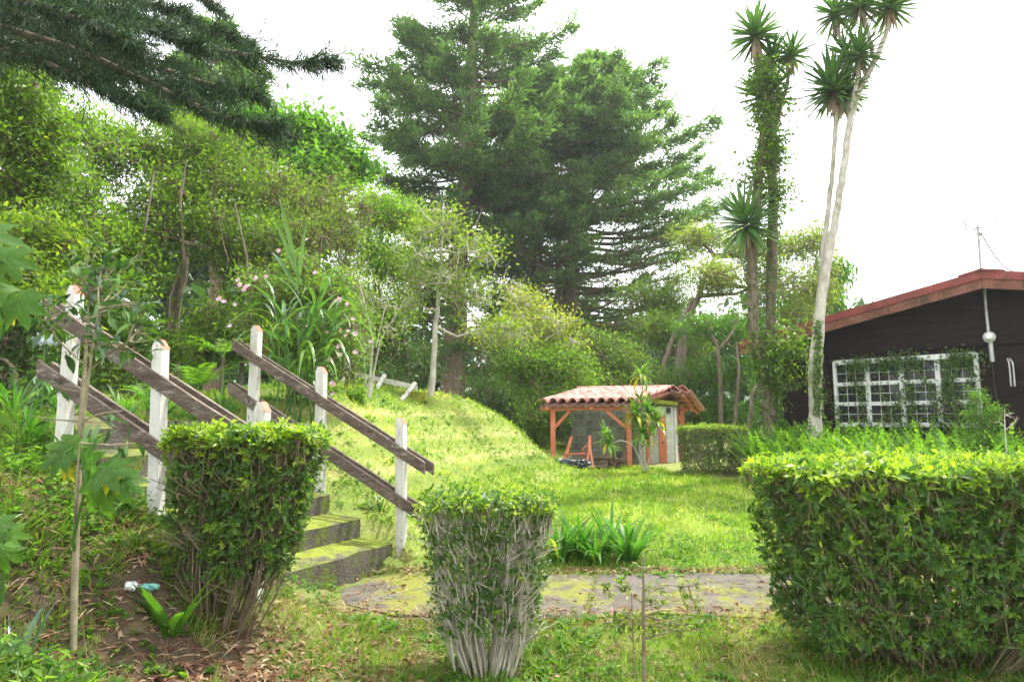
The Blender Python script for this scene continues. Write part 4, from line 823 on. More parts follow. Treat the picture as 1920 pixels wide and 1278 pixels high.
tree('yellow_shrub', 'yellow-green twiggy shrub tree spreading above the right end of the mound', 'shrub', [[(985, 800, 18, .09), (985, 700, 18, .07), (995, 560, 18, .03)]],
     [(985, 560, 50, 38, 18), (950, 610, 70, 45, 17.8), (1030, 620, 65, 50, 18)], 'lime', 'palebark', dens=50, leafL=.075, leafW=.04, var=(.35, 1), per=7, twr=.01)
tree('green_shrub', 'rounded mid-green shrub between the mound and the shed', 'shrub', [[(1000, 840, 17.6, .07), (1010, 760, 17.6, .05), (1020, 680, 17.6, .03)]],
     [(1050, 680, 65, 50, 17.8), (980, 690, 70, 50, 17.4), (1010, 755, 60, 50, 17.2), (1000, 820, 30, 40, 17.3), (1085, 720, 40, 40, 18.4)], 'fresh', dens=70, leafL=.075, leafW=.036, var=(.0, .8))
tree('pale_tree', 'pale yellow-green feathery tree behind the ivy-covered yucca', 'tree', [[(1262, 780, 23, .22), (1275, 660, 23, .19), (1300, 580, 23, .12), (1340, 480, 23, .05)], [(1240, 700, 23, .1), (1262, 630, 23, .08), (1300, 560, 23, .05)]],
     [(1310, 445, 55, 30, 23), (1390, 460, 75, 38, 22.6), (1480, 455, 60, 38, 22.6), (1535, 450, 40, 40, 22.8), (1350, 520, 80, 40, 22), (1460, 530, 80, 45, 22), (1540, 530, 35, 50, 22.5), (1500, 600, 50, 40, 22)], 'pale', dens=30, leafL=.12, leafW=.05, per=9, spread=.22, var=(0, .9))
tree('dark_tree', 'glossy dark green drooping tree beyond the left end of the house roof', 'tree', [[(1560, 780, 25, .15), (1550, 600, 25, .12), (1545, 520, 25, .05)]],
     [(1560, 520, 28, 40, 25), (1545, 570, 45, 40, 25), (1500, 590, 50, 45, 25), (1565, 620, 40, 40, 25)], 'bright', dens=26, leafL=.26, leafW=.07, per=9, droop=1.2, spread=.25, var=(0, .6))
tree('understory_tree', 'dark many-stemmed understory tree between the shed and the house', 'tree', [[(1350, 800, 20, .07), (1350, 720, 20, .06), (1345, 650, 20, .05), (1320, 600, 20, .02)], [(1370, 800, 20, .07, 1), (1385, 700, 20, .05), (1380, 640, 20, .03)], [(1395, 800, 19.5, .07, 1), (1410, 740, 19.5, .05), (1440, 690, 19.5, .02)], [(1350, 652, 20, .05), (1375, 620, 20, .04), (1385, 590, 20, .02)]],
     [(1330, 610, 60, 35, 20.5), (1400, 620, 60, 35, 20.5), (1330, 700, 60, 40, 20.6), (1400, 700, 50, 35, 20.6), (1300, 760, 50, 30, 20.6), (1370, 780, 60, 22, 21)], 'bright', dens=26, leafL=.14, leafW=.05, per=9, spread=.2, limbs=False, var=(0, .6))
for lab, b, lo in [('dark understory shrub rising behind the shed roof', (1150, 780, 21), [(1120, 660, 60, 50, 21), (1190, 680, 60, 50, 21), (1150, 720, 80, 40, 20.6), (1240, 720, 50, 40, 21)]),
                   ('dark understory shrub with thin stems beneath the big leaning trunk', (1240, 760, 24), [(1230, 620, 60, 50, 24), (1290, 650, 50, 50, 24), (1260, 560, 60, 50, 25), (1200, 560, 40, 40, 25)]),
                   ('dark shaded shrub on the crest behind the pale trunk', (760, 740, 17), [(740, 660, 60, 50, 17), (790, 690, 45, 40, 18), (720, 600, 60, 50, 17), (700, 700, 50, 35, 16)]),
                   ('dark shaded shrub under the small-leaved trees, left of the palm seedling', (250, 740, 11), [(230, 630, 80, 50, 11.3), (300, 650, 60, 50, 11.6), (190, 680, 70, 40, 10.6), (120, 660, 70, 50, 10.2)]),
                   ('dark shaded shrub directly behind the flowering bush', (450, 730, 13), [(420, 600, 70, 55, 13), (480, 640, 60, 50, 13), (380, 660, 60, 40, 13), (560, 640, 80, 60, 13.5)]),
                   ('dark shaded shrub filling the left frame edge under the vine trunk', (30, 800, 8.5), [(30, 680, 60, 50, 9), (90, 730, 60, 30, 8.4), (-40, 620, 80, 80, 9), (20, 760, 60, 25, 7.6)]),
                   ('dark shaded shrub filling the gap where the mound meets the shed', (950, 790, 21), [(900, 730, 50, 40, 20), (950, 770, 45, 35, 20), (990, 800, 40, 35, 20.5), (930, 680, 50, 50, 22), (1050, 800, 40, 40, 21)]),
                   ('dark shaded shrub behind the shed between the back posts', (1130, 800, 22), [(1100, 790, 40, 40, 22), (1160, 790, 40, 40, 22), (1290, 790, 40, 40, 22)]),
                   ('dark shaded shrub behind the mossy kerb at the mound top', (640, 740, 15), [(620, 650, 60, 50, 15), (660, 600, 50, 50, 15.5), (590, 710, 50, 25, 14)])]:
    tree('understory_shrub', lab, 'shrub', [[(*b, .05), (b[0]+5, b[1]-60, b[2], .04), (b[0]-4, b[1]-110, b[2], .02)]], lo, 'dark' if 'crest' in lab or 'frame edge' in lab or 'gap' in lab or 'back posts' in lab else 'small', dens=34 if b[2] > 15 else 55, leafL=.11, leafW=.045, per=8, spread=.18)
# far forest closing the view
g, gt = G(), G(); fl = []
for px in range(-500, 1750, 75):
    D = 40+rng.random()*8; fl.append((px+rng.normal()*20, 650+rng.normal()*14, 62, 70, D)); fl.append((px+rng.normal()*30, 725, 80, 55, D-3)); fl.append((px+40, 775, 80, 40, D-6))
for px in range(-300, 620, 90): fl.append((px, 560+rng.normal()*20, 75, 75, 30+rng.random()*5)); fl.append((px, 460+rng.normal()*30, 65, 60, 33))
crown(g, gt, fl, 1.5, .72, .44, per=6, spread=.5, var=(0, .45), twr=.03, shell=.6); g.build('far_forest', M['dark'], kind='stuff')

# ------------------------------------------------------------------ cypresses
def cypress(label, trunk, prof, D, nl, seed, low=.12, extra=()):
    rg = np.random.default_rng(seed); pts = [at(*q[:3]) for q in trunk]; rad = [q[3] for q in trunk]; pts[0][2] = Hs(pts[0][0], pts[0][1])-.2
    root = empty('cypress_tree', pts[0], label, 'tree', 'tall cypresses behind the mound'); gb = G(); P = []; R = []
    for i in range(len(pts)-1):
        for t in np.linspace(0, 1, 7)[:-1]: P.append(pts[i]*(1-t)+pts[i+1]*t+rg.normal(size=3)*.05); R.append(rad[i]*(1-t)+rad[i+1]*t)
    P.append(pts[-1]); R.append(rad[-1]); P = np.array(P); gb.tube(P, R, 9)
    for ex in extra:
        q = [at(*s_[:3]) for s_ in ex]; gb.tube(q, [s_[3] for s_ in ex], 7)
    gb.build('trunk', M['redbark'], root, True)
    gt, gl = G(), G(); zs = np.array([q[0] for q in prof], float); hl = np.array([q[1] for q in prof], float); hr = np.array([q[2] for q in prof], float); fo = np.array([q[3] for q in prof], float)
    y0, y1 = zs.min(), zs.max()
    pyT = np.array([q[1] for q in trunk], float)[::-1]; pxT = np.array([q[0] for q in trunk], float)[::-1]
    for k in range(nl):
        py = y0+(y1-y0)*(k+rg.random())/nl; px = np.interp(py, pyT, pxT); s0 = at(px, py, D)
        az = rg.random()*2*PI; cx, sy = math.cos(az), math.sin(az)
        Lr = np.interp(py, zs, hr) if cx > 0 else np.interp(py, zs, hl); Lm = (np.interp(py, zs, hr)+np.interp(py, zs, hl))/2
        L = (Lr*abs(cx)+Lm*abs(sy)*.8)*D/FOC*(.72+.38*rg.random()); f = np.interp(py, zs, fo)
        up = -.02+.42*rg.random(); n = 8; t = np.linspace(0, 1, n)
        br = s0 + np.stack([cx*L*t, sy*L*t, L*(up*t**1.8-.10*np.sin(t*PI)*rg.random())], 1)+rg.normal(size=(n, 3))*.04*L*t[:, None]*.5
        gt.tube(br, np.linspace(.02+.012*L, .008, n), 4, rg.random(), cap=False)
        # branchlets
        m = int(14*L+4); tt = .22+.78*rg.random(m)**.8; base = np.stack([np.interp(tt, t, br[:, j]) for j in range(3)], 1)
        sd_ = np.where(rg.random(m) < .5, 1, -1); az2 = az+sd_*(.35+.7*rg.random(m)); Lb = (.25+.5*(1-tt))*(.5+.8*rg.random(m))*min(1.6, .3*L+.5)
        tip = base+np.stack([np.cos(az2)*Lb, np.sin(az2)*Lb, Lb*(.12+.25*rg.normal(size=m))], 1); gt.twigs(base, tip, .012, .005, rg.random(m))
        kf = rg.random(m) < f; bs, tp_ = base[kf], tip[kf]; mm = len(bs)
        if mm == 0: continue
        per = 14; u = rg.random(mm*per)**.7; q = np.repeat(bs, per, 0)*(1-u[:, None])+np.repeat(tp_, per, 0)*(u[:, None])+rg.normal(size=(mm*per, 3))*np.array([.12, .12, .07])
        dr = np.repeat(tp_-bs, per, 0); dr = unit(dr)+rg.normal(size=(mm*per, 3))*.5+np.array([0, 0, .1]); N = np.array([0, 0, 1.])+rg.normal(size=(mm*per, 3))*.6
        cl = np.repeat(rg.random(mm)*.5, per); gl.leaves(q, dr, N, .16+.17*rg.random(mm*per), .055+.045*rg.random(mm*per), np.clip(cl+rg.random(mm*per)*.5, 0, 1), .2)
    gt.build('branches', M['twig'], root, kind='stuff'); gl.build('foliage', M['cypress'], root, kind='stuff')
cypress('tallest cypress, its trunk visible left of centre and its top cut by the frame', [(846, 745, 27, .55), (856, 560, 27, .42), (868, 400, 27, .34), (880, 200, 27, .24), (890, -20, 27, .13), (896, -190, 27, .04)],
        [(-190, 15, 15, 1), (-60, 75, 90, .9), (0, 90, 115, .85), (90, 130, 170, .8), (190, 165, 190, .85), (260, 175, 190, .85), (400, 160, 160, .8), (520, 120, 130, .35), (620, 110, 150, .25), (700, 60, 120, .5)], 27, 210, 11)
cypress('broad cypress at the right with upswept branch tips against the white sky', [(1075, 760, 30, .42), (1068, 560, 30, .34), (1080, 380, 30, .26), (1100, 220, 30, .15), (1110, 110, 30, .04)],
        [(110, 12, 20, 1), (160, 60, 90, .95), (220, 110, 140, .9), (300, 150, 240, .9), (370, 170, 235, .85), (430, 160, 270, .6), (500, 140, 210, .22), (580, 120, 200, .15), (680, 100, 170, .35)], 30, 200, 12,
        extra=[[(1050, 600, 29.6, .2), (1046, 480, 29.6, .15), (1052, 400, 29.6, .1)], [(1078, 420, 30, .14), (1160, 340, 30, .1), (1230, 250, 30, .04)]])
cypress('middle cypress with leaning reddish stems between the two taller crowns', [(1005, 770, 28.5, .3), (1000, 560, 28.5, .24), (1012, 400, 28.5, .18), (1035, 260, 28.5, .11), (1045, 130, 28.5, .03)],
        [(130, 12, 12, 1), (200, 80, 70, .9), (300, 130, 110, .9), (400, 150, 140, .8), (480, 130, 130, .35), (580, 110, 120, .2), (680, 80, 100, .4)], 28.5, 120, 13,
        extra=[[(985, 520, 28.2, .12), (1002, 470, 28.2, .11), (1010, 430, 28.2, .09)]])
cypress('dark conifer half hidden at the left edge behind the vine-covered trunk', [(20, 760, 17, .22), (20, 400, 17, .16), (25, 100, 17, .06)],
        [(60, 20, 60, 1), (200, 70, 90, .8), (350, 90, 60, .8), (600, 90, 90, .6)], 17, 70, 14)
cypress('dark conifer behind the drooping pine branches, left of the bright round crown', [(400, 740, 22, .25), (400, 300, 22, .16), (405, 60, 22, .04)],
        [(45, 8, 12, 1), (120, 50, 70, .9), (200, 80, 90, .9), (400, 120, 110, .7)], 22, 90, 15)

# ------------------------------------------------------------------ near pine: long drooping boughs from the upper left
pr_ = empty('drooping_pine', (-8.5, 7.0, Hs(-8.5, 7.0)), 'dark pine with long drooping needle-fringed boughs reaching in from the upper left', 'tree')
g = G(); g.tube([(-8.5, 7.0, Hs(-8.5, 7)-.2), (-8.45, 7, 4), (-8.4, 7, 8), (-8.4, 7, 12)], [.32, .28, .2, .08], 10); g.build('trunk', M['bark'], pr_, True)
gn = G()
for bough in [[(-560, 60, 7), (-100, -60, 7), (200, 25, 6.9), (400, 92, 6.8), (550, 118, 6.8), (632, 112, 6.8)], [(-560, 90, 7), (-100, 20, 6.6), (150, 95, 6.4), (300, 165, 6.3), (420, 222, 6.3), (520, 232, 6.3)],
              [(-560, 130, 7), (-100, 70, 6.2), (60, 105, 6), (200, 170, 6), (300, 215, 6)], [(-560, 40, 7), (0, -60, 7.4), (200, -20, 7.4), (300, 12, 7.4), (350, 32, 7.4)], [(-560, 70, 7), (-60, 0, 7.4), (100, 60, 7.4), (260, 115, 7.3), (400, 160, 7.3), (490, 178, 7.3)],
              [(-560, 20, 7), (-100, -120, 7.8), (180, -90, 7.8), (330, -40, 7.8), (405, 20, 7.7)], [(-560, 60, 7), (-100, -30, 5.9), (80, 10, 5.8), (180, 50, 5.8), (250, 90, 5.8)], [(-560, 60, 7), (-100, -60, 6.4), (120, -20, 6.2), (260, 40, 6.2), (380, 95, 6.2)], [(-560, 60, 7), (-150, -10, 7.5), (0, 10, 7.5), (90, 60, 7.5), (150, 110, 7.5)], [(-560, 60, 7.5), (-100, 30, 8), (60, 40, 8), (200, 90, 8), (330, 120, 8)], [(-560, 60, 7.5), (-100, 60, 8.2), (50, 90, 8.2), (150, 130, 8.2), (230, 150, 8.2)], [(-560, 30, 7.5), (-100, -60, 8.2), (80, -20, 8.2), (220, 30, 8.2), (400, 60, 8.2), (470, 78, 8.2)], [(-560, 30, 6.5), (-100, -20, 6.8), (50, 30, 6.8), (180, 110, 6.8), (280, 150, 6.8), (420, 185, 6.8)]]:
    q = np.array([at(*b) for b in bough]); s_ = np.linspace(0, 1, len(q)); t = np.linspace(0, 1, 26); br = np.stack([np.interp(t, s_, q[:, j]) for j in range(3)], 1); br[1:-1] = (br[:-2]+br[1:-1]*2+br[2:])/4
    gb = G(); gb.tube(br, np.linspace(.05, .008, 26), 6); bo = gb.build('bough', M['bark'], pr_, True)
    m = 170; tt = .10+.90*rng.random(m); base = np.stack([np.interp(tt, t, br[:, j]) for j in range(3)], 1); dirb = unit(br[-1]-br[5]); az = math.atan2(dirb[1], dirb[0])
    a2 = az+np.where(rng.random(m) < .5, 1, -1)*(.3+.5*rng.random(m)); Lb = .07+.85*(1-tt)*rng.random(m)+.17*rng.random(m)
    tip = base+np.stack([np.cos(a2)*Lb, np.sin(a2)*Lb, -Lb*.25+Lb*.35*rng.normal(size=m)], 1); gn.twigs(base, tip, .007, .003, .3, .05)
    for (A_, B_, per) in ((base, tip, 28), (br[2:-1], br[3:], 26)):
        mm = len(A_); u = rng.random(mm*per); P = np.repeat(A_, per, 0)*(1-u[:, None])+np.repeat(B_, per, 0)*u[:, None]; n = len(P)
        dr = unit(np.repeat(B_-A_, per, 0))*.7+rvec(n)*.8+np.array([0, 0, -.75]); up = rng.random(n) < .25; dr[up, 2] += 1.5
        gn.leaves(P, dr, rvec(n), .07+.09*rng.random(n), .009, rng.random(n), .1)
gn.build('needles', M['pine'], pr_, kind='stuff')
# ------------------------------------------------------------------ yuccas
yb = [blade('leaf', M['yucca'], 1, .10, dr, 4, v, 0, .25) for dr, v in ((.0, .2), (.15, .5), (.35, .8), (.1, .95))]
yd = [blade('dead_leaf', M['thatch'], 1, .07, dr, 3, v, 0, .2) for dr, v in ((.0, .2), (.25, .6), (.1, .9))]
def yhead(root, c, R, axis, n=52, skirt=16):
    axis = unit(np.array(axis, float))
    for k in range(n):
        th = math.acos(1-(k+.5)/n*1.62); ph = k*2.39996+rng.normal()*.15
        X = unit(np.cross(axis, [.3, .9, .1])); Y = np.cross(axis, X); D = axis*math.cos(th)+(X*math.cos(ph)+Y*math.sin(ph))*math.sin(th)
        D = D+rng.normal(size=3)*.05; N = axis+1e-3-D*np.dot(axis, D)*.9+X*.01
        inst('leaf', yb[rng.integers(4)], root, frame_mat(c+unit(D)*R*.03-axis*R*.2*th/2, D, N, R*(.85+.25*rng.random()), R*1.15))
    for k in range(skirt):
        ph = rng.random()*2*PI; D = np.array([math.cos(ph)*.22, math.sin(ph)*.22, -1.]); P = c-axis*R*(.12+.2*rng.random())+np.array([math.cos(ph), math.sin(ph), 0])*.04
        inst('dead_leaf', yd[rng.integers(3)], root, frame_mat(P, D, (math.cos(ph), math.sin(ph), .2), R*(.55+.35*rng.random()), R*.9))
def trunkline(root, pts, mat, k=10, name='trunk'):
    q = [at(*p[:3]) for p in pts]; P, Rr = [], []
    for i in range(len(q)-1):
        for t in np.linspace(0, 1, 7)[:-1]: P.append(q[i]*(1-t)+q[i+1]*t+rng.normal(size=3)*.006); Rr.append((pts[i][3]*(1-t)+pts[i+1][3]*t)*(1+rng.normal()*.05))
    P.append(q[-1]); Rr.append(pts[-1][3]); g = G(); g.tube(P, Rr, k); return g.build(name, M[mat], root, True)
b = at(1527, 800, 12.9)
yu = empty('yucca_tree', (b[0], b[1], Hs(b[0], b[1])), 'tall forked yucca with bare pale trunks and seven spiky heads beside the dark house', 'yucca')
trunkline(yu, [(1527, 880, 12.9, .17), (1529, 780, 12.9, .12), (1528, 720, 12.9, .125), (1529, 685, 12.9, .125), (1536, 600, 12.9, .10), (1548, 500, 12.9, .09), (1565, 420, 12.9, .075), (1580, 330, 12.9, .07), (1596, 212, 12.9, .062)], 'palebark', 14)
trunkline(yu, [(1530, 620, 13.0, .06), (1541, 500, 13.05, .055), (1550, 420, 13.1, .05), (1560, 330, 13.1, .045), (1568, 230, 13.1, .042), (1566, 175, 13.1, .04)], 'palebark')
trunkline(yu, [(1596, 215, 12.9, .06), (1612, 165, 12.9, .065), (1640, 115, 12.9, .055), (1660, 70, 12.9, .045), (1668, 20, 12.9, .045)], 'palebark', name='branch')
trunkline(yu, [(1640, 115, 12.9, .04), (1632, 80, 12.9, .04), (1622, 40, 12.9, .035), (1612, 10, 12.9, .035)], 'palebark', name='branch')
trunkline(yu, [(1595, 205, 12.9, .045), (1608, 150, 12.8, .04), (1611, 110, 12.8, .04)], 'palebark', name='branch')
trunkline(yu, [(1590, 210, 13, .045), (1593, 160, 13.2, .04), (1588, 110, 13.3, .04), (1572, 60, 13.3, .035), (1566, 25, 13.3, .035)], 'palebark', name='branch')
for px, py, D, R, ax, n in [(1560, 160, 13.1, .80, (-.15, -.2, 1), 110), (1580, 172, 13.2, .6, (.3, .1, .8), 60), (1611, 95, 12.8, .62, (.1, -.2, 1), 80), (1586, 98, 13.3, .55, (-.3, .1, 1), 50), (1565, 20, 13.3, .62, (-.1, -.1, 1), 80), (1612, 5, 12.9, .6, (-.05, 0, 1), 80), (1668, 6, 12.9, .62, (.1, 0, 1), 80)]:
    yhead(yu, at(px, py, D), R, ax, n, 22)
g = G(); P = np.array([at(1519+rng.random()*8, 668+rng.random()*60, 12.75) for _ in range(70)]); g.straps(P, rng.random(70)*2*PI, -.3, .25, .012, 1.4, 3, rng.random(70)); g.build('epiphyte', M['wildgrass'], yu, kind='stuff')
g = G(); n = 800; py = 600+180*rng.random(n); P = np.array([at(1527+rng.uniform(-2, 14), q, 12.72) for q in py]); g.leaves(P, rvec(n)+[0, -.5, 0], np.tile([.2, -1, .3], (n, 1)), .05, .035, rng.random(n)); g.build('climbing_leaves', M['ivy'], yu, kind='stuff')

b = at(1440, 800, 13.6)
yi = empty('yucca_tree', (b[0], b[1], Hs(b[0], b[1])), 'yucca with two trunks smothered in climbing leaves, left of the bare pale yucca', 'yucca')
trunkline(yi, [(1452, 880, 13.6, .16), (1445, 780, 13.6, .13), (1432, 700, 13.6, .12), (1412, 610, 13.6, .11), (1410, 480, 13.6, .11), (1422, 340, 13.6, .09), (1436, 210, 13.6, .08), (1422, 120, 13.6, .06), (1417, 85, 13.6, .05)], 'bark')
trunkline(yi, [(1448, 740, 13.7, .12), (1444, 640, 13.7, .10), (1447, 500, 13.7, .11), (1450, 370, 13.7, .10), (1440, 230, 13.7, .08), (1447, 140, 13.7, .05)], 'bark')
trunkline(yi, [(1452, 240, 13.6, .05), (1470, 180, 13.6, .04), (1482, 130, 13.6, .035)], 'bark', name='branch')
trunkline(yi, [(1412, 520, 13.5, .05), (1402, 460, 13.3, .045), (1400, 425, 13.2, .04)], 'bark', name='branch')
for px, py, D, R, ax, n, sk in [(1416, 60, 13.6, .70, (-.05, 0, 1), 90, 30), (1447, 105, 13.8, .58, (.1, .2, 1), 50, 14), (1484, 98, 13.6, .56, (.15, 0, 1), 54, 22), (1432, 180, 13.9, .75, (-.4, .2, .6), 60, 6), (1396, 410, 13.2, .88, (-.25, -.3, .8), 80, 14), (1450, 160, 13.5, .5, (.5, -.2, .5), 36, 6)]:
    yhead(yi, at(px, py, D), R, ax, n, sk)
gl, gt = G(), G()
lo = []
for px, py, rx, ry in [(1440, 130, 30, 25), (1425, 160, 35, 25), (1455, 190, 35, 25), (1430, 220, 30, 25), (1450, 260, 28, 22), (1435, 300, 34, 22), (1465, 290, 26, 18), (1420, 330, 26, 24), (1455, 350, 34, 22), (1425, 380, 24, 20), (1468, 385, 22, 16), (1400, 300, 20, 14), (1400, 345, 22, 16),
                       (1475, 620, 22, 24), (1460, 660, 32, 28), (1440, 690, 30, 30), (1490, 650, 18, 22), (1470, 700, 28, 22), (1492, 712, 20, 12), (1430, 650, 24, 30), (1445, 740, 22, 30)]: lo.append((px+rng.normal()*5, py, rx*1.25, ry*1.1, 13.5, ry*13.5/FOC))
crown(gl, gt, lo, 62, .085, .05, per=6, spread=.11, var=(.2, 1), twr=.004, shell=.2)
n = 4200; py = 180+620*rng.random(n)
cx_ = np.where(rng.random(n) < .5, np.interp(py, [85, 120, 210, 340, 480, 610, 700, 800], [1417, 1422, 1436, 1422, 1410, 1412, 1432, 1446]), np.interp(py, [140, 230, 370, 500, 640, 740, 800], [1447, 1440, 1450, 1447, 1444, 1448, 1450]))
P = np.stack([at(a, c, 13.62) for a, c in zip(cx_, py)]); d = rvec(n)*[1, 1, .3]; P = P+unit(d)*(.11+.05*rng.random(n))[:, None]
gl.leaves(P, rvec(n)+d+[0, 0, -.4], d+rvec(n)*.4, .055+.03*rng.random(n), .04, rng.random(n)*.8)
gt.build('vine_stems', M['twig'], yi, kind='stuff'); gl.build('climbing_leaves', M['ivy'], yi, kind='stuff')

# ------------------------------------------------------------------ ferns in front of the house
def frondset(g, P, az, elev, L, droop, var, npin=13, pw=.085):
    n = len(P); f = lambda a: np.broadcast_to(np.asarray(a, float), (n,)).astype(float)
    az, elev, L, droop, var = map(f, (az, elev, L, droop, var)); h = np.stack([np.cos(az), np.sin(az), 0*az], 1); sd = np.stack([-np.sin(az), np.cos(az), 0*az], 1)
    g.straps(P, az, elev, L, .006, droop, 5, var, .3, 1)
    p = np.array(P, float)
    for i in range(npin):
        t = (i+.5)/npin; e_ = elev-droop*t; dv = h*np.cos(e_)[:, None]+np.array([0, 0, 1.])*np.sin(e_)[:, None]; p = p+dv*(L/npin)[:, None]
        if t < .15: continue
        wl = pw*(1-.85*max(0, (t-.3)/.7)**1.5)*min(1, t*4)*L/.9; up = np.cross(dv, sd)
        for s_ in (-1, 1): g.leaves(p, sd*s_+dv*.25+rng.normal(size=(n, 3))*.12, up, wl, L/npin*.95, np.clip(var+rng.normal(size=n)*.1, 0, 1), .05)
g = G(); n = 2500; u = rng.random(n); v = rng.random(n)
fa = np.array([4.45, 12.9]); fb = np.array([6.6, 8.2]); fc = np.array([5.6, 14.8]); fd_ = np.array([9.3, 10.7])
Pf = (fa*(1-u)[:, None]+fb*u[:, None])*(1-v)[:, None]+(fc*(1-u)[:, None]+fd_*u[:, None])*v[:, None]
# tussocks
Pf = Pf+.05*rng.normal(size=Pf.shape); P = np.column_stack([Pf, H(Pf[:, 0], Pf[:, 1])])
frondset(g, P, rng.random(n)*2*PI, 1.15+.35*rng.random(n), (1.0+.34*rng.random(n))*(.95+.2*v), .5+.8*rng.random(n), .15+.75*rng.random(n)*np.where(rng.random(n) < .4, 1, .6), 15, .05)
tag(g.build('fern_bed', M['fern'], kind='stuff'), 'dense bed of arching sword ferns below the house window')
for lab, px, D, R, n in [('long-fronded fern at the foot of the bare pale yucca', 1560, 12.6, .95, 16), ('long-fronded fern between the two yuccas', 1490, 13.0, 1.05, 20)]:
    c = at(px, 800, D); z = Hs(c[0], c[1])+.35; root = empty('fern_clump', (c[0], c[1], z), lab, 'fern')
    for k in range(n):
        g = G(); frondset(g, np.array([[c[0], c[1], z]]), rng.random()*2*PI, 1.0+.4*rng.random(), R*(.8+.3*rng.random()), 1.0+.5*rng.random(), .5+.3*rng.random(), 16, .06); g.build('frond', M['fern'], root)
# understory ferns and palm seedling near the top of the stairs
for lab, px, py, D, R, n in [('small palm seedling with feathery fronds behind the near railing', 370, 700, 9.2, .8, 11), ('feathery fern clump left of the palm seedling, under the trees', 280, 720, 8.6, .6, 12), ('feathery fern hanging over the shaded bank below the cane grass', 420, 640, 10.2, .8, 10)]:
    c = at(px, py, D); z = max(c[2]-.25, Hs(c[0], c[1])); root = empty('fern_clump', (c[0], c[1], z), lab, 'fern')
    g = G(); g.tube([(c[0], c[1], Hs(c[0], c[1])-.1), (c[0], c[1], z+.02)], .02, 6); g.build('stem', M['bark'], root)
    for k in range(n):
        g = G(); frondset(g, np.array([[c[0], c[1], z]]), rng.random()*2*PI, .8+.5*rng.random(), R*(.8+.3*rng.random()), 1.1+.6*rng.random(), .3+.4*rng.random(), 16, .16); g.build('frond', M['fern'], root)
# grassy lily leaves on the terrace edge
def clump(name, lab, cat, c, n, L, W, mat, group=None, elev=(.9, 1.5), droop=(.6, 1.8), rad=.08, yel=.08, protos=None):
    z = Hs(*c); root = empty(name, (c[0], c[1], z), lab, cat, group)
    pr = protos or [blade('leaf', M[mat], 1, W/L, d_, 7, v, 0, .12) for d_, v in ((droop[0], .15), ((droop[0]+droop[1])/2, .4), (droop[1], .6), ((droop[0]+droop[1])/2, .97))]
    for k in range(n):
        az = rng.random()*2*PI; el = rng.uniform(*elev); r = rad*math.sqrt(rng.random()); D = np.array([math.cos(az)*math.cos(el), math.sin(az)*math.cos(el), math.sin(el)])
        side = np.array([-math.sin(az), math.cos(az), 0]); N = np.cross(side, D)*-1; N = N*np.sign(N[2]) if abs(N[2]) > 1e-3 else N
        pi = 3 if rng.random() < yel else rng.integers(3); P = (c[0]+math.cos(az)*r, c[1]+math.sin(az)*r, z-.01)
        inst('leaf', pr[pi], root, frame_mat(P, D, N, L*(.7+.45*rng.random())))
    return root
GA = 'strap-leaf clumps beside the path'
for lab, px, py, D, n, L in [('large dense strap-leaf clump, rightmost beside the path', 1180, 1040, 7.73, 60, .66), ('strap-leaf clump in the middle of the three front clumps beside the path', 1118, 1048, 7.63, 34, .56), ('strap-leaf clump leftmost beside the path, next to the small clipped bush', 1050, 1040, 7.78, 44, .62),
                         ('strap-leaf clump behind the gap of the front clumps', 1090, 1015, 7.9, 36, .62), ('pale strap-leaf clump set furthest back beside the path', 1145, 1008, 8.1, 34, .6), ('thin strap-leaf clump partly hidden by the small clipped bush', 1005, 1020, 7.8, 26, .46)]:
    clump('strap_leaf_plant', lab, 'plant', tuple(at(px, py, D)[:2]), n, L, .042, 'strap', GA)
for i, (lab, px, D, n, L) in enumerate([('grassy lily clump near the second post of the near railing', 370, 8.4, 30, .5), ('grassy lily clump between the left and middle posts of the near railing', 235, 7.6, 34, .5), ('grassy lily clump beneath the pale blue flower', 120, 7.2, 34, .55), ('grassy lily clump against the flowering bush', 420, 8.8, 28, .5), ('grassy lily clump behind the middle post of the near railing', 300, 8.2, 30, .5), ('grassy lily clump at the left frame edge above the bank', 30, 6.9, 26, .6), ('grassy lily clump on the bank directly behind the leftmost post', 150, 6.2, 30, .5), ('grassy lily clump on the bank between frame edge and leftmost post', 60, 5.9, 30, .5), ('grassy lily clump low behind the leftmost post beside the steps', 215, 6.0, 26, .45)]):
    clump('lily_plant', lab, 'plant', (float(at(px, 740, D)[0]), D), n, L, .03, 'strap', 'lily clumps on the terrace edge', yel=.03)
clump('lily_plant', 'long thin strap leaves in the bottom left corner of the ground', 'plant', tuple(at(30, 1190, 3.4)[:2]), 26, .42, .022, 'wildgrass' if 0 else 'gloss', yel=.1, elev=(.5, 1.4))
clump('lily_plant', 'small grey-green spiky plant beside the lower post of the far railing', 'plant', tuple(at(712, 990, 7.9)[:2]), 30, .22, .016, 'gloss')
# agapanthus flower
c = at(84, 642, 6.6); fl = empty('agapanthus', (c[0], c[1], Hs(c[0], c[1])), 'pale blue globe flower on a stalk left of the near railing', 'flower')
thingtube('stalk', fl, [(c[0], c[1], Hs(c[0], c[1])), (c[0]+.02, c[1], (c[2]+1.2)/2), tuple(c)], .008, M['cane'], 5)
pm = [ovate('petal', M['blue'], 1, .3, v, -.2) for v in (.2, .8)]
for k in range(44):
    d = rvec(1)[0]; d[2] = abs(d[2])*.9-.15; inst('petal', pm[k % 2], fl, frame_mat(c+d*.03, d, rvec(1)[0], .07+.03*rng.random()))

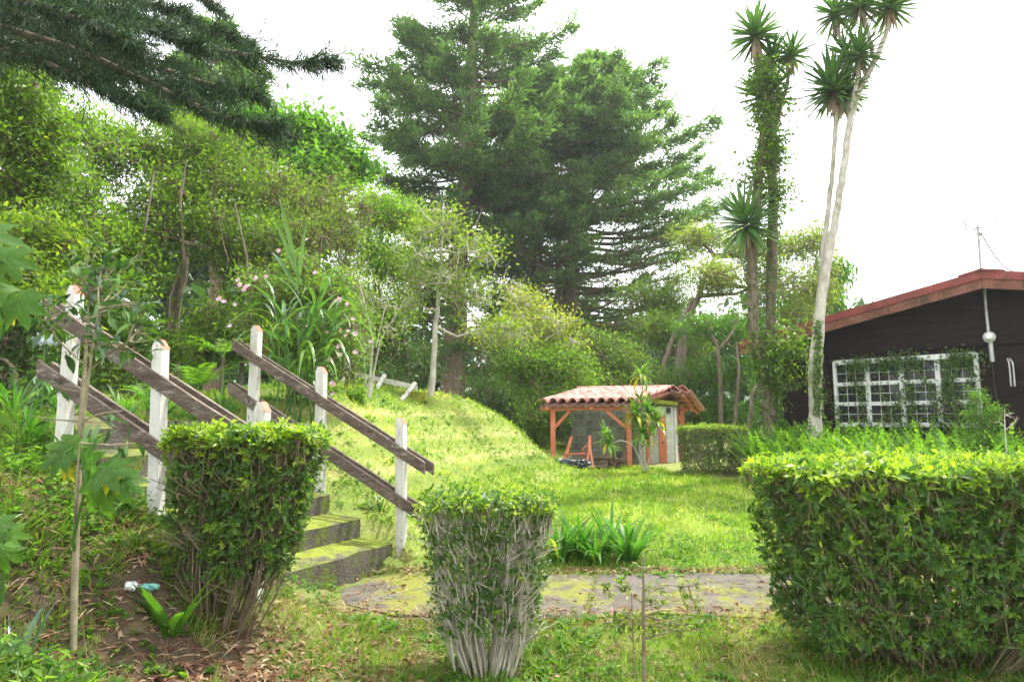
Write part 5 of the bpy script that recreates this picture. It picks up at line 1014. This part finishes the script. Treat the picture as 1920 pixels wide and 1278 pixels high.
# ------------------------------------------------------------------ cane grass and flowering bush
cb = at(560, 800, 8.9); cz = Hs(cb[0], cb[1])
cg = empty('cane_grass', (cb[0], cb[1], cz), 'tall green cane grass with long arching blades rising from the flowering bush', 'grass plant')
cm = [blade('leaf', M['cane'], 1, .045, d_, 10, v, 0, .2) for d_, v in ((.3, .7), (1.3, .4), (2.2, .5), (2.8, .9), (2.4, .15))]
for k in range(9):
    top = np.array([*at(515+k*14, 560+rng.random()*60-abs(k-4)*4, 8.9+rng.normal()*.15)]); P0 = np.array([cb[0]+rng.normal()*.16, cb[1]+rng.normal()*.12, cz-.1]); g = G(); g.tube([P0, (P0+top)/2+rng.normal(size=3)*.05, top], [.014, .012, .008], 6); g.build('stalk', M['cane'], cg, True)
    for j in range(9):
        f = .35+.65*j/8; P = P0*(1-f)+top*f; az = rng.random()*2*PI; el = 1.25-.25*rng.random(); D = np.array([math.cos(az)*math.cos(el), math.sin(az)*math.cos(el), math.sin(el)]); N = np.cross(D, [-math.sin(az), math.cos(az), 0]); N = N*(1 if N[2] > 0 else -1)
        inst('leaf', cm[rng.integers(1, 5)], cg, frame_mat(P, D, N, .75+.5*rng.random()))
for px, py, bx, by, L_, i in [(524, 362, 548, 470, .98, 0), (573, 418, 562, 500, .85, 0), (500, 432, 545, 520, .8, 1), (630, 490, 596, 570, .7, 0), (512, 395, 552, 500, .8, 0)]:
    t_, b_ = at(px, py, 8.8), at(bx, by, 8.9); D = t_-b_; inst('leaf', cm[i], cg, frame_mat(b_-unit(D)*.25, D, (0.3, -1, .2), np.linalg.norm(D)+.3, 1.3))
for az, P, L_ in [(.1, (620, 600), .9), (-.15, (600, 560), .9), (3.2, (520, 600), .9), (-.3, (610, 640), .8), (3.4, (560, 540), .8), (.3, (600, 520), .8), (2.9, (530, 640), .9)]:
    p = at(*P, 8.7); D = np.array([math.cos(az)*.7, math.sin(az)*.7-.1, .75]); N = np.array([-math.cos(az)*.7, 0, .8]); inst('leaf', cm[3], cg, frame_mat(p, D, N, L_))
fb_ = tree('flowering_bush', 'flowering bush with pink blossoms around the cane grass behind the far railing', 'bush', [[(585, 790, 9.6, .04), (590, 700, 9.6, .03), (580, 620, 9.6, .02)]],
     [(475, 530, 45, 38, 9.8), (540, 560, 65, 50, 9.8), (620, 545, 60, 45, 9.8), (660, 610, 45, 55, 9.7), (600, 640, 60, 50, 9.5), (520, 640, 60, 50, 9.6), (660, 690, 38, 40, 9.5), (590, 720, 50, 40, 9.5), (460, 600, 40, 40, 9.8), (560, 500, 50, 30, 10)], 'hedge', dens=150, leafL=.055, leafW=.022, per=8, spread=.09, var=(.0, 1.0), twr=.005)
pk = [ovate('petal', M['pink'], 1, .7, v, -.3) for v in (.1, .4, .8)]
def blossom(root, px, py, D, s_=.035):
    c = at(px, py, D); ax = unit(np.array([rng.normal()*.4, -1, .4+rng.normal()*.3])); X = unit(np.cross(ax, [0, 0, 1.])); Y = np.cross(ax, X)
    g = G()
    for k in range(5):
        a = k*2*PI/5; d = unit((X*math.cos(a)+Y*math.sin(a))+ax*.45); sdv = np.cross(d, ax)
        P = np.array([c, c+d*s_*.6+sdv*s_*.42, c+d*s_*1.1, c+d*s_*.6-sdv*s_*.42]); g.add(P, [[0, 1, 2, 3]], rng.random())
    g.build('blossom', M['pink'], root)
for px, py in [(452, 532), (460, 538), (468, 535), (445, 528), (456, 545), (412, 563), (422, 567), (408, 560), (441, 571), (577, 448), (563, 590), (627, 568), (640, 564), (648, 572), (634, 566), (661, 595), (617, 626), (645, 618), (654, 624), (664, 626), (636, 650), (617, 658), (619, 672), (638, 663), (628, 720), (621, 718), (626, 740), (433, 612), (537, 625), (580, 610), (648, 630), (590, 512), (522, 470), (500, 516), (670, 660), (560, 700), (480, 520), (696, 640)]:
    blossom(fb_, px+rng.normal()*2, py+rng.normal()*2, 9.15, .03+.02*rng.random())
g = G(); c = at(499, 648, 9.0); n = 26; g.leaves(c+rng.normal(size=(n, 3))*[.05, .05, .12], rvec(n), rvec(n), .03, .02, rng.random(n)); g.twigs(c-[0, 0, .3], c, .006); tag(g.build('red_flower', M['red']), 'small red flower spike under the cane grass', 'flower')
# sparse bare shrub right of the cane grass
tree('bare_shrub', 'nearly bare pale shrub of thin crossing stems between the bush and broken fence', 'shrub', [[(690, 745, 11.5, .028), (700, 640, 11.5, .02), (672, 520, 11.5, .008)], [(690, 745, 11.5, .022, 1), (712, 640, 11.5, .014), (760, 560, 11.5, .005)], [(690, 745, 11.6, .02, 1), (680, 640, 11.5, .014), (640, 560, 11.6, .006)], [(705, 650, 11.5, .012), (735, 520, 11.5, .004)]],
     [(700, 560, 50, 70, 11.6), (740, 600, 40, 50, 11.6), (680, 650, 40, 40, 11.7)], 'small', 'palebark', dens=22, leafL=.05, leafW=.022, per=5, shell=.2, limbs=False, var=(.2, 1))
tree('leafy_weed', 'small upright lime-leaved seedling on the mound below the broken fence', 'plant', [[(673, 762, 10.6, .008), (672, 735, 10.6, .004)]], [(672, 735, 11, 14, 10.6), (676, 750, 9, 10, 10.6)], 'bright', dens=900, leafL=.06, leafW=.025, per=5, spread=.03, limbs=False, var=(.5, 1), twr=.002)

# ------------------------------------------------------------------ ti plant in front of the shed
tb = at(1208, 866, 14.9); ti = empty('ti_plant', (tb[0], tb[1], Hs(tb[0], tb[1])), 'yellow-green ti plant with leaf rosettes on curved stems in front of the shed', 'plant')
tm = [blade('leaf', M['ti'], 1, .17, d_, 6, v, 0, .15) for d_, v in ((.5, .1), (1.0, .35), (1.5, .55), (1.9, .98))]
def tstem(pts, r=.018): q = [at(*p) for p in pts]; q[0] = np.array([tb[0]+rng.normal()*.03, tb[1], Hs(tb[0], tb[1])-.05]); tt = np.linspace(0, 1, len(q)); t2 = np.linspace(0, 1, 12); P = np.stack([np.interp(t2, tt, np.array(q)[:, j]) for j in range(3)], 1); P[1:-1] = (P[:-2]+2*P[1:-1]+P[2:])/4; g = G(); g.tube(P, np.linspace(r, r*.6, 12), 7); g.build('stem', M['greytwig'], ti, True)
for s_ in [[(1208, 866, 14.9), (1200, 800, 14.9), (1203, 740, 14.9), (1206, 700, 14.9)], [(1208, 866, 14.9), (1190, 835, 14.8), (1165, 824, 14.7), (1143, 832, 14.7)], [(1208, 866, 14.9), (1225, 835, 14.8), (1234, 805, 14.8), (1228, 785, 14.8)], [(1208, 866, 14.9), (1200, 830, 14.7), (1195, 790, 14.7)]]: tstem(s_)
for px, py, D, n, L, yv in [(1203, 700, 14.9, 30, .42, .3), (1199, 745, 14.9, 18, .36, .2), (1190, 775, 14.7, 40, .46, .1), (1215, 770, 14.8, 36, .46, .15), (1230, 792, 14.8, 34, .42, .25), (1203, 810, 14.7, 34, .42, .2), (1140, 830, 14.7, 30, .40, .25), (1212, 825, 14.7, 20, .34, .35), (1136, 812, 14.75, 14, .36, .1)]:
    c = at(px, py, D)
    for k in range(n):
        az = k*2.4+rng.normal()*.2; el = rng.uniform(.1, 1.45) if k < n*.75 else rng.uniform(-.7, .2); Dv = np.array([math.cos(az)*math.cos(el), math.sin(az)*math.cos(el), math.sin(el)]); N = np.cross([-math.sin(az), math.cos(az), 0], Dv)
        N = -N if N[2] < 0 else N; inst('leaf', tm[3 if (rng.random() < yv and el < .4) else rng.integers(3)], ti, frame_mat(c-np.array([0, 0, .08*rng.random()]), Dv, N, L*(.75+.4*rng.random())))

# ------------------------------------------------------------------ vine over the window, young conifer, dry twigs
vn = empty('window_vine', hw((t0+t1)/2, zb, .2), 'dark green creeper hanging across the white window', 'vine')
gt, gl = G(), G()
for k in range(24):
    s_ = t0+(t1-t0)*rng.random(); zt_ = zb-.3; P = [hw(s_, zt_, .17)]
    L_ = rng.integers(8, 16)
    for j in range(L_): s_ += rng.normal()*.05; zt_ += .10+.03*rng.normal(); P.append(hw(s_, min(zt_, zt+.18+.1*rng.random()), .16+.03*rng.random()))
    P = np.array(P); gt.tube(P, .004, 4, rng.random(), cap=False)
    dense = 14 if rng.random() < .4 else 6
    q = np.repeat(P, dense, 0)+rng.normal(size=(len(P)*dense, 3))*.06; m = len(q); keep = rng.random(m) < .8; q = q[keep]; m = len(q)
    gl.leaves(q+np.array([*hn, 0])*.05, rvec(m)+[0, 0, -.5], np.array([*hn, .3])+rvec(m)*.5, .045+.03*rng.random(m), .035, rng.random(m)*.8)
for k in range(9):
    s_ = t0+(t1-t0)*(.1+.85*rng.random()); m = 110; q = np.array([hw(s_+rng.normal()*.16, zt-.05+rng.normal()*.10, .17+.05*rng.random()) for _ in range(m)]); gl.leaves(q, rvec(m)+[0, 0, -.5], np.array([*hn, .3])+rvec(m)*.5, .05+.03*rng.random(m), .04, rng.random(m)*.8)
gt.build('vine_stems', M['twig'], vn, kind='stuff'); gl.build('leaves', M['ivy'], vn, kind='stuff')
tree('young_conifer', 'light green young conifer in front of the right side of the window', 'plant', [[(1842, 860, 10.6, .02), (1840, 790, 10.6, .014), (1834, 728, 10.6, .006)]], [(1832, 745, 12, 16, 10.6), (1848, 785, 22, 20, 10.6), (1845, 825, 30, 22, 10.6), (1865, 770, 14, 10, 10.6), (1825, 775, 14, 10, 10.6)], 'bright', dens=420, leafL=.075, leafW=.014, per=10, spread=.05, limbs=False, var=(.1, .9), twr=.003, shell=.1)
tree('dry_shrub', 'dry leafless twiggy shrub at the right frame edge in front of the dark wall', 'shrub', [[(1886, 850, 9.6, .012), (1884, 800, 9.6, .008), (1883, 768, 9.6, .004)], [(1885, 805, 9.6, .006), (1900, 795, 9.6, .005), (1908, 780, 9.6, .003)], [(1885, 800, 9.6, .006), (1872, 790, 9.6, .005), (1866, 792, 9.6, .003)], [(1884, 780, 9.6, .005), (1895, 774, 9.6, .004), (1902, 774, 9.6, .003)]], [(1885, 775, 16, 8, 9.6), (1905, 788, 10, 8, 9.6)], 'dry', 'palebark', dens=150, leafL=.03, leafW=.014, per=2, spread=.03, limbs=False, twr=.003)
# shrub at ivy base, low weeds by the stairs
tree('small_shrub', 'leafy weeds growing beside the lowest steps under the far railing', 'weeds', [[(650, 900, 8.4, .006), (650, 880, 8.4, .003)]], [(640, 870, 20, 18, 8.6), (665, 900, 24, 18, 8.4), (690, 930, 18, 16, 8.2), (700, 960, 14, 12, 8.0), (655, 925, 16, 14, 8.3)], 'fern', dens=260, leafL=.05, leafW=.025, per=6, spread=.06, limbs=False, twr=.003)

# ------------------------------------------------------------------ near saplings and lobed plants
def sap(name, lab, base, stems, twl, leafs, mat, L, W, bark='greytwig', curl=.3, n_per=6, protos=None, spr=.06):
    b = at(*base); z = Hs(b[0], b[1])-.05; root = empty(name, (b[0], b[1], z), lab, 'sapling'); ends = []
    for st in stems:
        q = np.array([at(*p[:3]) for p in st]); r = [p[3] for p in st]
        if st[0][0] == base[0]: q[0] = (b[0], b[1], z)
        tt = np.linspace(0, 1, len(q)); t2 = np.linspace(0, 1, 14); P = np.stack([np.interp(t2, tt, q[:, j]) for j in range(3)], 1); P[1:-1] = (P[:-2]+2*P[1:-1]+P[2:])/4
        g = G(); g.tube(P, np.interp(t2, tt, r)*(1+rng.normal(size=14)*.05), 9); g.build('stem', M[bark], root, True); ends.append(P)
    pm = protos or [ovate('leaf', M[mat], 1, W/L, v, curl) for v in (.1, .4, .6, .95)]
    gt = G()
    for px, py, D, n in leafs:
        c = at(px, py, D); allp = np.concatenate([E[4:] for E in ends]); p = allp[np.argmin(np.linalg.norm(allp-c, axis=1)+np.maximum(0, allp[:, 2]-c[2]))]
        gt.twigs(p, c, .006, .0025, rng.random(), .08, 5); dd = unit(c-p)
        for k in range(n):
            f = .45+.6*rng.random(); q = p*(1-f)+c*f+rng.normal(size=3)*.01; D_ = unit(dd*.6+rvec(1)[0]*.9+[0, 0, -.1]); q2 = q+D_*spr*.4; gt.twigs(q, q2, .0018, .0015)
            inst('leaf', pm[rng.integers(len(pm))], root, frame_mat(q2, D_, np.array([0, 0, 1.])+rng.normal(size=3)*.35, L*(.6+.6*rng.random())))
    gt.build('twigs', M[bark], root, kind='stuff'); return root
LP_ = [(70+rng.random()*220, 520+rng.random()*150) for _ in range(30)]
sap('sapling', 'slender glossy-leaved sapling with pale stem in the left foreground', (138, 1228, 3.9),
    [[(138, 1228, 3.9, .020), (140, 1080, 3.95, .019), (146, 960, 3.95, .016), (150, 800, 4.0, .014), (162, 660, 4.05, .010), (166, 560, 4.1, .005)], [(146, 900, 3.95, .011), (156, 780, 3.9, .009), (176, 640, 3.9, .007), (185, 580, 3.85, .004)], [(140, 1010, 3.95, .008), (142, 930, 3.8, .007), (150, 830, 3.8, .004)], [(163, 700, 4, .006), (215, 655, 4, .004), (240, 640, 4, .003)], [(155, 680, 4, .005), (110, 640, 4, .004), (86, 600, 4, .003)]],
    0, [(px, py, 3.8+.5*rng.random(), 6) for px, py in LP_] + [(60+rng.random()*250, 430+rng.random()*180, 3.8+.6*rng.random(), 6) for _ in range(16)] + [(200, 500, 4.1, 6), (180, 470, 4.1, 6), (240, 530, 4, 6), (150, 520, 4.1, 6), (120, 560, 3.9, 6), (60, 600, 4, 5), (90, 720, 4, 4), (60, 780, 4, 4), (200, 790, 3.9, 4), (255, 830, 3.8, 5), (110, 850, 4, 3), (230, 770, 3.9, 4), (150, 640, 3.9, 4)], 'gloss', .10, .038, 'sapbark')
sap('sapling', 'feathery grey-leaved seedling on the near grass in front of the path', (1210, 1290, 4.0),
    [[(1210, 1290, 4.0, .012), (1206, 1180, 4, .010), (1207, 1110, 4, .008), (1205, 1050, 4, .003)], [(1190, 1270, 4, .005), (1186, 1160, 4, .004), (1184, 1110, 4, .002)], [(1207, 1120, 4, .004), (1240, 1095, 4, .003), (1290, 1098, 4, .002)], [(1206, 1130, 4, .004), (1160, 1100, 4, .003), (1130, 1090, 4, .002)]],
    0, [(1130+rng.random()*190, 1085+rng.random()*100, 4+rng.normal()*.12, 16) for _ in range(30)] + [(1205, 1040, 4, 6), (1190, 1060, 4, 6), (1225, 1062, 4, 6)], 'small', .034, .017, 'twig', .1, spr=.02)
lm = [lobedmesh('leaf', M['lobed'], 1, v, d_, s_) for v, d_, s_ in ((.1, .3, 1), (.35, .5, 2), (.6, .25, 3), (.5, .75, 4))]; ly = lobedmesh('leaf', M['lobed'], 1, .97, .5, 5)
def lobed(lab, base, leaves_, stem_r=.012):
    b = at(*base); z = Hs(b[0], b[1]) if len(base) == 3 and base[1] > 600 else b[2]; root = empty('lobed_leaf_plant', (b[0], b[1], z), lab, 'plant'); b = np.array([b[0], b[1], z])
    top = np.mean([at(*l[:3]) for l in leaves_], 0)+[0, 0, .05]; g = G(); g.tube([b, (b+top)/2+rng.normal(size=3)*.03, top], [stem_r, stem_r*.8, stem_r*.4], 7); g.build('stem', M['cane'], root, True)
    for px, py, D, R, tx, ty, yl in leaves_:
        c = at(px, py, D); f = .55+.4*rng.random(); s0 = b*(1-f)+top*f; Dv = np.array([tx, -.25, ty]); N = np.array([-.1*tx, -.75, .75])+rng.normal(size=3)*.15
        P = c-unit(Dv)*R*.35; g = G(); g.tube([s0, (s0+P)/2+[0, 0, .04], P], .004, 5); g.build('petiole', M['cane'], root, True)
        o = inst('leaf', ly if yl else lm[rng.integers(4)], root, frame_mat(P, Dv, N, R))
        if yl: o['label'] = 'yellowing lobed leaf'
lobed('lobed-leaf plant with big green leaves hanging in at the left frame edge', (-160, 900, 2.6), [(-25, 450, 2.5, .17, .7, -.5, 0), (18, 495, 2.5, .12, .7, -.9, 0), (-28, 560, 2.45, .15, .6, -.8, 0), (-50, 520, 2.5, .20, .3, -.8, 0), (22, 592, 2.55, .05, .1, -1, 1), (38, 580, 2.5, .12, .5, -1, 0)])
lobed('lobed-leaf plant with six broad leaves beside the sapling stem', (150, 1120, 4.1), [(120, 835, 3.85, .17, -1, .2, 0), (165, 850, 3.8, .16, .2, .6, 0), (100, 860, 3.8, .15, -1, -.5, 0), (195, 925, 3.8, .19, .3, -1, 0), (215, 880, 3.75, .18, 1, .0, 0), (245, 905, 3.8, .13, 1, -.5, 0), (208, 905, 3.78, .10, .5, -.9, 1), (120, 885, 3.85, .09, -.3, -1, 1)])
lobed('lobed-leaf plant low at the left frame edge with pale green leaves', (-40, 1200, 3.3), [(0, 990, 3.2, .11, .4, -.3, 0), (20, 1012, 3.2, .11, .8, -.8, 0), (5, 1045, 3.15, .10, .3, -1, 0)])
c = at(890, 1235, 4.45); clump('broad_leaf_weed', 'broad-leaved weed at the foot of the small clipped bush', 'weed', (c[0], c[1]-.12), 9, .13, .05, 'bright', elev=(.3, 1.0), droop=(.3, 1), rad=.05)
c = at(372, 1160, 4.1); clump('broad_leaf_weed', 'broad-leaved weed under the left clipped hedge', 'weed', (c[0], c[1]-.05), 9, .12, .05, 'bright', elev=(.3, 1.1), droop=(.3, 1), rad=.06)
c = at(335, 1010, 4.2); clump('canna_plant', 'broad pointed canna leaves poking out of the left clipped hedge', 'plant', (c[0]-.02, c[1]), 9, .42, .075, 'bright', elev=(.6, 1.4), droop=(.3, 1.2), rad=.05, yel=.15)
# crumpled plastic litter
tc_ = at(243, 1140, 4.25); zc = Hs(tc_[0], tc_[1]); g = G(); V, F = lump((tc_[0], tc_[1], zc+.02), (.04, .035, .028), 21, 40, 20, .14); g.add(V, F); tag(g.build('plastic_litter', M['trash_w'], smooth=False), 'crumpled white plastic litter on the ground left of the clipped hedge', 'litter')
tc_ = at(278, 1139, 4.25); g = G(); V, F = lump((tc_[0], tc_[1], zc+.015), (.06, .03, .02), 22, 40, 20, .14); g.add(V, F); tag(g.build('plastic_litter', M['trash_t'], smooth=False), 'crumpled teal plastic litter beside the white piece', 'litter')
# ------------------------------------------------------------------ haze
def haze(dens):
    g = G(); g.box((0, 40, 14.5), (75, 0, 0), (0, 70, 0), (0, 0, 17)); o = g.build('haze', None, kind='stuff')
    m = bpy.data.materials.new('haze_air'); m.use_nodes = True; n = m.node_tree; n.nodes.remove(n.nodes['Principled BSDF'])
    v = n.nodes.new('ShaderNodeVolumePrincipled'); v.inputs['Density'].default_value = dens; v.inputs['Color'].default_value = (.95, .97, 1, 1); v.inputs['Anisotropy'].default_value = .3
    n.links.new(v.outputs[0], n.nodes['Material Output'].inputs['Volume']); o.data.materials.append(m); tag(o, 'thin bright haze in the air')
haze(.0009)
